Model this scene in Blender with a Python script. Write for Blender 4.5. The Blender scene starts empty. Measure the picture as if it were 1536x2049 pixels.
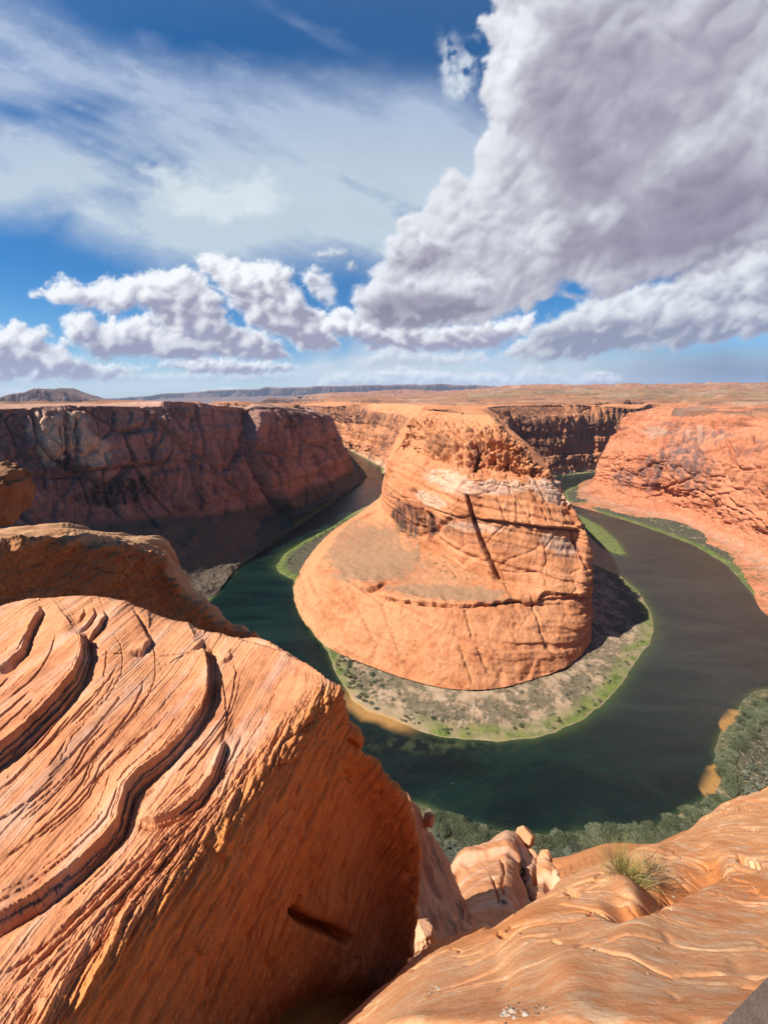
import bpy, math, random
import numpy as np
from mathutils import Vector, Matrix
random.seed(7)
scene=bpy.context.scene; C_=scene.collection
# ---------------------------------------------------------------- camera, sun, sky, exposure
cam_d=bpy.data.cameras.new('camera'); cam=bpy.data.objects.new('camera',cam_d); C_.objects.link(cam)
cam.location=(0,0,300.0); cam.rotation_euler=(math.radians(90-17.0),0,0)
cam_d.sensor_fit='VERTICAL'; cam_d.sensor_height=36.0; cam_d.lens=36.0*769.0/2049.0
cam_d.clip_start=.05; cam_d.clip_end=200000.0
scene.camera=cam
SUN_EL=46.5; SUN_AZ=math.degrees(math.atan2(-.96,-.28))      # azimuth from +Y towards +X: behind us, to the left
sd=bpy.data.lights.new('sun','SUN'); sd.energy=5.0; sd.angle=math.radians(.53); sd.color=(1,.95,.87)
sun=bpy.data.objects.new('sun',sd); C_.objects.link(sun)
_e=math.radians(SUN_EL);_a=math.radians(SUN_AZ)
to_sun=Vector((math.cos(_e)*math.sin(_a),math.cos(_e)*math.cos(_a),math.sin(_e)))
sun.rotation_euler=to_sun.to_track_quat('Z','Y').to_euler()
world=bpy.data.worlds.new('World'); scene.world=world; world.use_nodes=True
wn=world.node_tree; wn.nodes.clear()
wo=wn.nodes.new('ShaderNodeOutputWorld'); wb=wn.nodes.new('ShaderNodeBackground'); ws=wn.nodes.new('ShaderNodeTexSky')
ws.sky_type='NISHITA'; ws.sun_disc=False; ws.sun_elevation=_e; ws.sun_rotation=_a; ws.altitude=1300; ws.air_density=1.0; ws.dust_density=0.0; ws.ozone_density=5.0
wb.inputs[1].default_value=.058
hs=wn.nodes.new('ShaderNodeHueSaturation'); hs.inputs['Saturation'].default_value=1.35; wn.links.new(ws.outputs[0],hs.inputs['Color']); wn.links.new(hs.outputs[0],wb.inputs[0]); wn.links.new(wb.outputs[0],wo.inputs[0])
scene.view_settings.view_transform='Standard'; scene.view_settings.look='None'; scene.view_settings.exposure=0.9; scene.view_settings.gamma=1.0
scene.cycles.max_bounces=6; scene.cycles.transparent_max_bounces=12; scene.cycles.volume_bounces=0

# ---------------------------------------------------------------- numeric helpers
H=300.0                                  # eye height above the river, metres
PIT=math.radians(17.0); FPX=769.0        # lens of the photograph
CP,SP=math.cos(PIT),math.sin(PIT)
def ray(px,py):
    x=(px-768)/FPX; y=(py-1024.5)/FPX
    return np.array([x,CP-SP*y,-SP-CP*y])
def Zp(px,py,z):                         # photo point at height z
    d=ray(px,py); return d*((z-H)/d[2])+np.array([0,0,H])
def Dp(px,py,Y):                         # photo point at ground distance Y
    d=ray(px,py); return d*(Y/d[1])+np.array([0,0,H])
def Tp(px,py,t):                         # photo point at lens depth t
    return ray(px,py)*t+np.array([0,0,H])
def Wp(x,y,z): return np.array([x,y,z],float)
def project(P):
    X=P[...,0];Y=P[...,1];Z=P[...,2]-H
    f=np.maximum(Y*CP-Z*SP,1e-3)
    return 768+FPX*X/f, 1024.5-FPX*(Y*SP+Z*CP)/f
def _h(ix,iy,iz,seed):
    n=(ix.astype(np.uint32)*np.uint32(374761393)+iy.astype(np.uint32)*np.uint32(668265263)
       +iz.astype(np.uint32)*np.uint32(2147483647-1013904223)+np.uint32(seed*1274126177&0xffffffff))
    n=(n^(n>>np.uint32(13)))*np.uint32(1274126177)
    n=(n^(n>>np.uint32(16)))*np.uint32(2246822519)
    return n^(n>>np.uint32(15))
def noise(x,y,z,seed=0):
    x=np.asarray(x,np.float64);y=np.asarray(y,np.float64);z=np.asarray(z,np.float64)
    x,y,z=np.broadcast_arrays(x,y,z)
    xi=np.floor(x);yi=np.floor(y);zi=np.floor(z)
    fx=(x-xi).astype(np.float32);fy=(y-yi).astype(np.float32);fz=(z-zi).astype(np.float32)
    xi=xi.astype(np.int64);yi=yi.astype(np.int64);zi=zi.astype(np.int64)
    u=fx*fx*fx*(fx*(fx*6-15)+10);v=fy*fy*fy*(fy*(fy*6-15)+10);w=fz*fz*fz*(fz*(fz*6-15)+10)
    def g(dx,dy,dz):
        h=_h((xi+dx)&0xffffffff,(yi+dy)&0xffffffff,(zi+dz)&0xffffffff,seed)
        gx=((h&np.uint32(1023)).astype(np.float32)/511.5-1);gy=(((h>>np.uint32(10))&np.uint32(1023)).astype(np.float32)/511.5-1)
        gz=(((h>>np.uint32(20))&np.uint32(1023)).astype(np.float32)/511.5-1)
        return gx*(fx-dx)+gy*(fy-dy)+gz*(fz-dz)
    def L(a,b,t): return a+(b-a)*t
    r=L(L(L(g(0,0,0),g(1,0,0),u),L(g(0,1,0),g(1,1,0),u),v),L(L(g(0,0,1),g(1,0,1),u),L(g(0,1,1),g(1,1,1),u),v),w)
    return r*1.2
def fbm(x,y,z,o=5,seed=0,g=.5,l=2.03,kind=0):
    a=1.;s=0.;t=0.
    for i in range(o):
        n=noise(x,y,z,seed+i*7)
        if kind==1: n=1-2*np.abs(n)*1.6          # ridged: sharp crests
        elif kind==2: n=2*np.abs(n)*1.6-.5       # billow: round lobes, sharp creases
        s=s+a*n;t+=a;a*=g
        x=x*l+3.1;y=y*l+1.7;z=z*l+5.3
    return s/t
def worley(x,y,z,seed=0,jit=.85):
    """F1, F2-F1 and a random value per cell"""
    xi=np.floor(x).astype(np.int64);yi=np.floor(y).astype(np.int64);zi=np.floor(z).astype(np.int64)
    f1=np.full(x.shape,9.,np.float32);f2=f1.copy();rv=np.zeros(x.shape,np.float32)
    for dx in (-1,0,1):
        for dy in (-1,0,1):
            for dz in (-1,0,1):
                h=_h((xi+dx)&0xffffffff,(yi+dy)&0xffffffff,(zi+dz)&0xffffffff,seed)
                ax=xi+dx+.5+jit*((h&np.uint32(1023))/1023.-.5)-x;ay=yi+dy+.5+jit*(((h>>np.uint32(10))&np.uint32(1023))/1023.-.5)-y;az=zi+dz+.5+jit*(((h>>np.uint32(20))&np.uint32(1023))/1023.-.5)-z
                d=np.sqrt(ax*ax+ay*ay+az*az);n=d<f1
                f2=np.where(n,f1,np.minimum(f2,d));rv=np.where(n,((h>>np.uint32(5))&np.uint32(255))/127.5-1,rv);f1=np.where(n,d,f1)
    return f1,f2-f1,rv
def blocks(x,y,z,seed,w=.12,mask=None,rnd=0.):
    """broken rock: blocks set in and out with open joints"""
    o=np.zeros(x.shape)
    k=np.ones(x.shape,bool) if mask is None else mask>.01
    if not k.any(): return o
    f1,e,r=worley(x[k],y[k],z[k],seed);o[k]=.45*r*sm(0,.25,e)-.9*np.exp(-(e/w)**2)+rnd*(.6-f1)
    return o
def sm(a,b,x):
    t=np.clip((x-a)/(b-a),0,1);return t*t*(3-2*t)
def mix(a,b,t): return a+(b-a)*t
def polyd(px,py,pts,closed=False):
    """distance and side of points to a polyline (inside positive when closed)"""
    pts=list(pts)
    if closed: pts=pts+[pts[0]]
    best=np.full(px.shape,1e9,np.float32);side=np.zeros(px.shape,np.float32);ins=np.zeros(px.shape,bool)
    for (x0,y0),(x1,y1) in zip(pts[:-1],pts[1:]):
        dx=x1-x0;dy=y1-y0;L2=dx*dx+dy*dy+1e-9
        t=np.clip(((px-x0)*dx+(py-y0)*dy)/L2,0,1)
        ex=px-x0-t*dx;ey=py-y0-t*dy
        d=np.sqrt(ex*ex+ey*ey)
        cr=dx*(py-y0)-dy*(px-x0)
        m=d<best-1e-6
        best=np.where(m,d,best);side=np.where(m,np.sign(cr),side)
        if closed:
            c=((y0>py)!=(y1>py))&(px<(x1-x0)*(py-y0)/((y1-y0) if abs(y1-y0)>1e-9 else 1e-9)+x0)
            ins^=c
    if closed: return np.where(ins,best,-best)
    return best,side
# ---------------------------------------------------------------- clouds of the sky, computed over azimuth / elevation
def sky_fields(az,el):
    """az, el in degrees (grids). returns alpha and colour of the cloud cover"""
    a=np.radians(az);e=np.radians(el)
    X=np.cos(e)*np.sin(a);Y=np.cos(e)*np.cos(a);Z=np.sin(e)
    f=np.maximum(Y*CP-Z*SP,.12)
    px=768+FPX*X/f;py=1024.5-FPX*(Y*SP+Z*CP)/f
    # noise space: clouds get smaller towards the horizon
    el_=np.maximum(el,0)
    per=1/(0.10+np.sin(np.radians(el_+3)))
    U=X*per*2.2;V=np.log(per)*4.5
    def wob(s,o,seed,kind=0): return fbm(px/s,py/s,0*px+.5,o,seed,.55,2.1,kind)
    wx=wob(90,5,11)*26+wob(22,4,15)*9;wy=wob(90,5,23)*26+wob(22,4,29)*9
    A=np.zeros(px.shape);C=np.zeros(px.shape+(3,))
    def over(al,col):
        nonlocal A,C
        al=al[...,None]
        C=C*(1-al)+np.asarray(col)*al
        A=A*(1-al[...,0])+al[...,0]
    def c(r,g,b): 
        v=np.array([r,g,b])/255.;return np.where(v<.04045,v/12.92,((v+.055)/1.055)**2.4)
    P=lambda pts:polyd(px+wx,py+wy,pts,True)
    # --- high veil -------------------------------------------------
    th=math.radians(24)
    sx=(px*math.cos(th)+py*math.sin(th));sy=(-px*math.sin(th)+py*math.cos(th))
    st=fbm(sx/420+.3*wob(200,3,31),sy/95,0*px,7,41,.56)
    st2=fbm(sx/150,sy/60+.4*wob(120,3,37),0*px+2,6,47,.6)
    body=P([(-700,-60),(-100,-30),(60,40),(150,100),(300,140),(420,160),(560,170),(700,180),(860,190),(1000,240),(1000,520),(760,505),(700,498),(560,492),(500,505),(420,520),(330,510),(270,480),(160,445),(150,405),(60,410),(-100,430),(-700,520)])
    veil=sm(-80,60,body)*(.74+1.05*st+.45*st2)
    veil+=.42*np.exp(-(((px-760)/260)**2+((py-330)/150)**2))+.30*np.exp(-(((px-480)/260)**2+((py-440)/70)**2))
    veil+=.30*np.exp(-(((px-190)/170)**2+((py-130-.45*(px-190))/50)**2))*(1+2*st2)
    veil+=.25*np.exp(-(((px-60)/160)**2+((py-370)/50)**2))
    veil-=.2*np.exp(-(((px-30)/120)**2+((py-220)/30)**2))*(1+2*st2)+.35*np.exp(-(((px-200)/120)**2+((py-215)/40)**2))
    veil-=.35*np.exp(-(((px-270)/90)**2+((py-375)/60)**2))
    veil+=sm(.0,.5,st+.35*st2)*.35*sm(320,60,py)*sm(1050,500,px)+.16*sm(200,-200,py)
    veil+=.22*sm(.0,.35,fbm(px/90,py/34+.3*wob(80,4,13),0*px,6,53,.62))*sm(-120,80,body)
    veil=np.clip(veil,0,.9)
    col=mix(c(178,195,222),c(203,217,228),sm(150,420,py)[...,None])
    col=col*(1+.10*st2[...,None])
    over(veil,col)
    # bright ragged puffs inside the veil
    for pts,k in (([(285,345),(330,335),(400,350),(430,370),(520,345),(550,360),(575,400),(540,430),(440,445),(360,430),(320,400)],.75),
                  ([(265,335),(300,330),(325,345),(310,356),(280,350)],.7),([(150,415),(165,415),(165,425),(150,425)],.5)):
        d=P(pts);tx=fbm(px/60,py/40,0*px,6,61,.6)
        over(sm(-14,30,d+tx*45)*k,c(222,232,238)*(1+.25*tx[...,None]))
    # --- cumulus masses --------------------------------------------
    def cum(pts,s,edge,R,base,lit=(246,248,252),sh=(158,157,180),al=1.,seed=0,dark=0.,soft=5.,ks=1.0,ct=.75):
        """s: lobe size px; edge: ragged amount; R: roundness; base=(ytop,ybase) for flat dark base"""
        xs=[p[0] for p in pts];ys=[p[1] for p in pts];m=60
        k=(px>min(xs)-m)&(px<max(xs)+m)&(py>min(ys)-m)&(py<max(ys)+m)
        r=np.where(k.any(1))[0];cc=np.where(k.any(0))[0]
        if len(r)==0 or len(cc)==0: return
        sl=(slice(r[0],r[-1]+1),slice(cc[0],cc[-1]+1))
        qx=px[sl];qy=py[sl];ax=wx[sl]*edge/26;ay=wy[sl]*edge/26
        q=.5*seed
        n0=fbm(qx/(s*2.4)+q,qy/(s*1.9),0*qx+q,3,65+seed,.5,2.1)
        n1=fbm(qx/s+q+n0*.8,qy/(s*.8)-n0*.8,0*qx+q,5,71+seed,.44,2.1,2)
        n2=fbm(qx/(s*.3),qy/(s*.26)+q,0*qx+q,4,83+seed,.55,2.1,2)
        d=polyd(qx+ax,qy+ay,pts,True)+n1*edge*.9+n2*edge*.42+edge*.3
        al_=sm(-soft*1.2,soft*1.8+7*np.abs(n0)*soft,d-edge*.15+2.*fbm(qx/5,qy/5,0*qx,3,97,.6)*soft*.6)*al
        e=sm(0,R*.5,d)
        hgt=np.sqrt(np.clip(d,0,R)/R)*R*.75+(n0*s*.7+n1*s*.42+n2*s*.055)*ks*(.35+.65*e)
        g=FPX/180*3.14159*STEP
        def shade(h,k):
            if k>0:
                for _ in range(k):
                    h=(h+np.roll(h,1,0)+np.roll(h,-1,0))/3;h=(h+np.roll(h,1,1)+np.roll(h,-1,1))/3
            gy,gx=np.gradient(h);gx=gx/g;gy=gy/g
            return (gx*.55-gy*.62*1+.0)/np.sqrt(1+gx*gx+gy*gy)   # slope facing up-left is bright
        def occ(dist):
            a=int(dist*.7/g)+1;hs=np.roll(np.roll(hgt,-a,0),a,1)     # towards the sun: up, left
            hs[-a:]=hgt[-a:]*0;hs[:,:a]=hgt[:,:a]
            return np.clip((hs-hgt)/dist,-.8,.8)
        body=sm(base[0],base[1],qy+n1*16+n0*20)
        rel=ct*(.22*shade(hgt,1)+.42*shade(hgt,5))
        lum=.76+rel-ct*.34*occ(s*.55)-ct*.24*occ(s*.22)-.52*body*e-dark+.10*n0-.13*e
        lum+=.10*sm(12,0,d)
        lum=np.clip(lum,0,1.05)[...,None]
        nonlocal A,C
        a3=al_[...,None]
        C[sl]=C[sl]*(1-a3)+mix(c(*sh),c(*lit),np.clip(lum,0,1.0))*np.maximum(lum,1)*a3
        A[sl]=A[sl]*(1-al_)+al_
    # pale banks near the horizon
    over(sm(0,60,py-690)*sm(815,770,py)*np.clip(.32+.9*fbm(px/160,py/26,0*px,5,19),0,.6)*sm(-200,300,px),c(214,224,236))
    over(sm(-10,40,P([(560,800),(620,722),(700,700),(860,700),(1000,720),(1010,800)]))*.72,c(205,218,230)*(1+.08*wob(50,5,9)[...,None]))
    over(sm(-30,60,P([(980,830),(1000,715),(1150,700),(1350,690),(1800,680),(1800,860),(980,860)]))*.97,
         mix(c(190,200,210),c(122,136,166),sm(1080,1480,px+wx)[...,None])*(1+.05*fbm(px/25,py/200,0*px,4,5)[...,None]))
    cum([(1028,772),(1036,742),(1058,733),(1085,738),(1112,752),(1140,752),(1150,775)],16,7,14,(740,800),al=1.,seed=3)
    cum([(1150,775),(1165,748),(1200,742),(1240,752),(1250,775)],14,7,14,(740,800),al=.75,seed=4)
    cum([(700,735),(730,712),(770,698),(830,705),(900,708),(960,706),(975,722),(900,732),(820,735)],22,9,20,(705,745),al=.9,seed=5,sh=(178,182,200))
    cum([(-60,770),(0,783),(20,778),(60,780),(90,790),(0,800)],10,4,8,(780,800),al=.8,seed=6)
    cum([(385,788),(400,782),(420,786),(445,776),(475,775),(480,790)],9,4,8,(780,800),al=.75,seed=7)
    over(sm(-20,40,P([(560,770),(640,690),(760,670),(980,680),(1100,700),(1180,715),(1180,790),(560,790)]))*.55*np.clip(1+1.6*wob(60,5,17),0,1.4),c(208,217,230))
    cum([(640,768),(650,750),(690,742),(740,746),(800,738),(860,742),(930,748),(990,745),(1020,760),(1010,775),(640,778)],18,8,16,(745,785),al=.7,seed=21,sh=(185,192,208))
    cum([(-60,752),(20,748),(90,752),(180,750),(250,742),(300,748),(380,744),(470,748),(560,742),(600,752),(560,762),(300,764),(-60,768)],16,8,14,(742,775),al=.6,seed=22,sh=(178,185,205))
    # left cumulus group
    cum([(-400,640),(-200,660),(-60,655),(0,658),(30,648),(62,655),(98,648),(106,668),(95,682),(130,690),(165,718),(215,728),(300,735),(245,755),(150,765),(50,760),(-60,762),(-400,770)],46,16,44,(660,745),seed=8)
    cum([(320,735),(330,722),(380,716),(450,722),(540,720),(590,735),(560,748),(470,748),(380,746)],22,9,20,(718,750),seed=9)
    cum([(68,590),(100,575),(125,562),(175,570),(210,557),(265,552),(292,540),(330,542),(370,540),(400,543),(418,575),(442,600),(458,622),(456,645),(490,655),(530,665),(565,690),(585,716),(540,722),(470,716),(400,712),(355,690),(326,655),(300,628),(275,612),(230,622),(180,616),(130,604),(90,597)],48,15,40,(560,680),seed=10)
    cum([(125,640),(150,620),(180,628),(200,645),(250,633),(300,628),(330,645),(370,672),(430,696),(460,712),(400,722),(300,716),(200,716),(150,690),(130,670)],38,13,34,(630,712),seed=11,sh=(152,152,178))
    cum([(390,522),(405,508),(430,503),(460,515),(500,520),(555,520),(588,545),(583,562),(606,580),(612,610),(650,625),(665,655),(682,690),(660,703),(600,700),(575,680),(540,670),(495,645),(470,618),(447,585),(420,560),(398,548)],44,13,38,(545,690),seed=12,sh=(158,156,178))
    cum([(600,546),(630,538),(655,550),(672,580),(668,600),(650,605),(628,590),(612,565)],22,10,18,(550,640),al=.9,seed=13,soft=6)
    cum([(630,508),(660,498),(690,505),(690,515),(640,516)],14,8,12,(480,560),al=.75,seed=14,soft=7)
    cum([(695,528),(705,524),(712,535),(700,540)],8,4,8,(500,560),al=.9,seed=15)
    cum([(640,640),(690,612),(705,625),(760,655),(860,655),(1010,640),(1068,630),(1060,668),(985,698),(900,705),(820,700),(740,696),(700,680),(650,665)],40,13,34,(640,700),seed=16,sh=(160,158,180))
    # second right cloud behind
    cum([(992,712),(1010,696),(1050,682),(1065,655),(1110,635),(1150,622),(1172,600),(1250,588),(1340,560),(1420,510),(1480,485),(1536,470),(1900,440),(1900,650),(1536,668),(1400,690),(1250,702),(1150,716),(1050,722)],60,15,60,(620,700),seed=17,sh=(146,150,174),dark=.08,lit=(230,234,240),ct=.6)
    # giant cloud
    cum([(960,-400),(975,-60),(988,20),(968,60),(985,110),(957,190),(970,232),(985,262),(955,300),(950,345),(932,370),(916,345),(903,337),(885,352),(866,385),(860,408),(835,425),(795,458),(778,490),(792,528),(735,545),(745,557),(712,580),(706,605),(722,640),(765,658),(845,665),(900,655),(1000,640),(1065,618),(1112,590),(1150,598),(1230,596),(1330,556),(1420,528),(1536,480),(1900,400),(2600,200),(2600,-900),(960,-900)],
        105,17,95,(9999,10000),seed=18,lit=(238,240,246),sh=(138,134,156),dark=.10,ks=.8,ct=.38)
    for (pts,s_,e_,R_,b_,dk,sd_,a_) in (
        ([(765,520),(770,495),(800,470),(835,455),(870,458),(895,480),(905,505),(890,530),(850,548),(800,548),(770,540)],44,13,40,(500,560),.05,31,.85),
        ([(705,600),(712,580),(745,560),(790,572),(820,560),(870,548),(905,540),(950,545),(985,570),(1000,600),(980,630),(900,650),(840,662),(765,655),(722,638)],52,15,50,(585,650),.05,32,.9),
        ([(880,420),(890,392),(915,380),(950,400),(985,430),(1000,470),(990,510),(950,520),(915,500),(890,465)],48,16,44,(600,800),.02,33,.55),
        ([(1045,480),(1060,450),(1095,430),(1140,455),(1165,500),(1150,545),(1105,560),(1065,540)],46,15,40,(560,700),.0,34,.6),
        ([(1230,560),(1260,520),(1320,500),(1380,470),(1440,440),(1500,420),(1620,380),(1700,430),(1560,500),(1440,540),(1330,570),(1260,580)],70,18,60,(420,560),.14,35,.5),
        ([(1180,260),(1220,200),(1300,150),(1400,120),(1480,160),(1420,230),(1330,280),(1250,310)],90,24,80,(300,700),.05,36,.45),
        ([(985,120),(1000,60),(1040,10),(1090,30),(1100,100),(1070,180),(1040,260),(1000,280),(985,220)],60,20,60,(300,900),-.08,37,.6)):
        cum(pts,s_,e_,R_,b_,seed=sd_,dark=dk,al=a_,soft=9,lit=(240,242,248),sh=(140,136,158),ct=.55)
    # broad shade inside the giant cloud
    n=wob(160,5,101);n3=wob(50,5,103)
    def blob(x,y,rx,ry,rot,k):
        t=math.radians(rot);ux=((px-x+wx)*math.cos(t)+(py-y+wy)*math.sin(t))/rx;uy=(-(px-x+wx)*math.sin(t)+(py-y+wy)*math.cos(t))/ry
        return k*np.exp(-(ux*ux+uy*uy)**1.3)
    S=blob(1290,300,230,190,-25,.75)+blob(1480,430,230,90,-25,.8)+blob(1230,500,170,45,-10,.55)+blob(900,620,200,34,3,.85)+blob(1180,80,130,60,30,.25)+blob(840,510,90,26,0,.45)+blob(1080,150,60,60,0,.2)+blob(1120,230,110,80,10,.4)+blob(1450,60,160,100,-30,.4)
    S-=blob(1440,240,220,32,-40,.55)+blob(1030,420,90,100,0,.3)+blob(1200,420,40,26,0,.5)+blob(1350,290,50,30,-45,.3)+blob(1010,100,40,110,0,.4)
    gm=sm(0,50,polyd(px+wx,py+wy,[(960,-400),(985,110),(970,232),(950,345),(866,385),(795,458),(712,580),(706,605),(765,658),(900,655),(1065,618),(1112,590),(1230,596),(1330,556),(1420,528),(1536,480),(1900,400),(2600,200),(2600,-900),(960,-900)],True))
    S=np.clip(S*(1+.9*n+.35*n3),-.4,1)*gm
    shade=c(139,134,155)
    lum=C.mean(-1,keepdims=True)
    C=np.where(S[...,None]>0,mix(C,shade*(1+.55*(lum-.45))*A[...,None],np.clip(S,0,.9)[...,None]),C*(1-.25*S[...,None]))
    # small tears of blue
    hole=blob(1150,585,34,13,5,1.)*sm(-.25,.25,n3+.1)
    A=A*(1-np.clip(hole*1.2,0,1));C=C*(1-np.clip(hole*1.2,0,1))[...,None]
    # stray wisps left of the giant
    for (x,y,rx,ry,rot) in ((905,130,16,40,-8),(938,128,14,34,12),(920,172,22,20,30),(655,590,10,20,-20),(620,735,30,6,0)):
        w=blob(x,y,rx*1.3,ry*1.5,rot,1.)*np.clip(.5+2.0*n3+2.6*fbm(px/26,py/26,0*px,5,107),0,1)
        over(np.clip(w,0,.8),c(215,224,236))
    A=np.clip(A,0,1)
    C=C/np.maximum(A,1e-3)[...,None]
    # aerial veil toward the horizon
    hz=np.exp(-np.maximum(el,0)/2.2)*.45
    A2=A+(1-A)*hz
    C=(C*A[...,None]+(1-A[...,None])*hz[...,None]*c(150,190,222))/np.maximum(A2,1e-3)[...,None]
    return A2,C
# ---------------------------------------------------------------- mesh helpers
def tag(o,label=None,cat=None,group=None,kind=None):
    if label: o['label']=label
    if cat: o['category']=cat
    if group: o['group']=group
    if kind: o['kind']=kind
    return o
def mesh_np(name,V,F,mat=None,smooth=True,attrs=None,parent=None,link=True):
    V=np.ascontiguousarray(V,dtype=np.float32).reshape(-1,3); F=np.ascontiguousarray(F,dtype=np.int32)
    k=F.shape[1]; me=bpy.data.meshes.new(name)
    me.vertices.add(len(V)); me.vertices.foreach_set('co',V.ravel())
    me.loops.add(F.size); me.loops.foreach_set('vertex_index',F.ravel())
    me.polygons.add(len(F)); me.polygons.foreach_set('loop_start',np.arange(0,F.size,k,dtype=np.int32))
    try: me.polygons.foreach_set('loop_total',np.full(len(F),k,dtype=np.int32))
    except Exception: pass
    me.polygons.foreach_set('use_smooth',np.full(len(F),smooth,dtype=bool))
    for an,arr in (attrs or {}).items():
        if arr.ndim==1:
            at=me.attributes.new(an,'FLOAT','POINT'); at.data.foreach_set('value',np.ascontiguousarray(arr,dtype=np.float32))
        else:
            at=me.attributes.new(an,'FLOAT_COLOR','POINT'); at.data.foreach_set('color',np.ascontiguousarray(arr,dtype=np.float32).ravel())
    me.update(calc_edges=True)
    if mat: me.materials.append(mat)
    o=bpy.data.objects.new(name,me)
    if link: C_.objects.link(o)
    if parent: o.parent=parent
    return o
def gridF(r,c,flip=False):
    i=np.arange(r*c).reshape(r,c)
    a,b,d,e=i[:-1,:-1],i[:-1,1:],i[1:,1:],i[1:,:-1]
    q=np.stack([a,b,d,e] if not flip else [a,e,d,b],-1)
    return q.reshape(-1,4)
def cr_axis(P,t,tens=.5):
    """Catmull-Rom along axis 0 at parameters t"""
    n=len(P);i=np.clip(np.floor(t).astype(int),0,n-2);f=(t-i).reshape((-1,)+(1,)*(P.ndim-1))
    p1=P[i];p2=P[i+1];p0=np.where((i>0).reshape(f.shape),P[np.maximum(i-1,0)],2*p1-p2);p3=np.where((i<n-2).reshape(f.shape),P[np.minimum(i+2,n-1)],2*p2-p1)
    m1=tens*(p2-p0);m2=tens*(p3-p1)
    # limit tangents to avoid overshoot
    d=p2-p1;L=np.linalg.norm(d,axis=-1,keepdims=True)
    for m in (m1,m2):
        l=np.linalg.norm(m,axis=-1,keepdims=True)+1e-9;m*=np.minimum(1,1.1*L/l)
    f2=f*f;f3=f2*f
    return (2*f3-3*f2+1)*p1+(f3-2*f2+f)*m1+(-2*f3+3*f2)*p2+(f3-f2)*m2
def seglen(P,ax,step,lo,hi):
    """samples per segment along axis from the projected size of the control net"""
    x,y=project(P);x=np.clip(x,-900,2400);y=np.clip(y,-400,2900)
    d=np.hypot(np.diff(x,axis=ax),np.diff(y,axis=ax));m=np.percentile(d,80,axis=1-ax)
    return [int(min(hi,max(lo,math.ceil(v/step)))) for v in m]
def params(ns):
    t=[];
    for i,n in enumerate(ns): t+=list(i+np.arange(n)/n)
    t.append(len(ns));return np.array(t,float)
def loft_sharp(ctrl,at,**k):
    """loft whose surface keeps a crisp edge along the given rows; u comes back in the numbering of ctrl"""
    c=np.array(ctrl,float);n=len(c);pr=sorted(set([float(i) for i in range(n)]+[i+o for i in at for o in (-.09,.09) if 0<=i+o<=n-1]))
    pr=np.array(pr);i=np.clip(np.floor(pr).astype(int),0,n-2);f=(pr-i)[:,None,None]
    G,u,v=loft(c[i]*(1-f)+c[i+1]*f,**k)
    return G,np.interp(u,np.arange(len(pr)),pr),v
def loft(ctrl,step=2.4,lo=3,hi=160,tr=.38,ts=.5):
    P=np.array(ctrl,float)                       # rows, stations, 3
    nr=seglen(P,0,step,lo,hi);ns=seglen(P,1,step,lo,hi)
    G=cr_axis(P,params(nr),tr)
    G=np.swapaxes(cr_axis(np.swapaxes(G,0,1),params(ns),ts),0,1)
    u=params(nr)[:,None]+0*params(ns)[None,:];v=params(ns)[None,:]+0*params(nr)[:,None]
    return G,u,v
def normals(G):
    a=np.gradient(G,axis=0);b=np.gradient(G,axis=1);n=np.cross(b,a);n/=np.linalg.norm(n,axis=-1,keepdims=True)+1e-12
    return n
def crack(px,py,pts,w,depth,rag=2.,side=0):
    """furrow along a traced line: returns inward displacement"""
    d,s=polyd(px+rag*noise(px/9,py/9,0*px,5),py+rag*noise(px/9,py/9,0*px+4,6),pts)
    if side: d=np.where(s*side>0,d,d*4)
    return depth*np.exp(-(d/w)**2)
def ledge(px,py,pts,A,L,w=2.,rag=2.,cut=0.):
    """drop across a traced line: the left side (screen, walking along pts) stands proud by A, fading over L px"""
    rx=rag*fbm(px/14,py/14,0*px,3,55);ry=rag*fbm(px/14,py/14,0*px+9,3,56)
    d,s=polyd(px+rx,py+ry,pts);sd=d*s
    up=sm(w,-w,sd)*np.exp(-np.maximum(-sd,0)/L)
    x0,y0=pts[0];x1,y1=pts[-1]
    e=np.minimum(np.hypot(px-x0,py-y0),np.hypot(px-x1,py-y1));e=sm(0,26,e)
    return A*up*e-cut*np.exp(-((sd-w*1.2)/(w*1.6))**2)*e
def strata(q,seed=0,sharp=.72):
    """random hard / soft layers, stair like: -1..1"""
    k=np.floor(q);f=q-k
    a=noise(k*13.7+.5,k*.37+3.3,seed+.5,9);b=noise((k+1)*13.7+.5,(k+1)*.37+3.3,seed+.5,9)
    return 2.2*mix(a,b,sm(sharp,1.,f))
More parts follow.
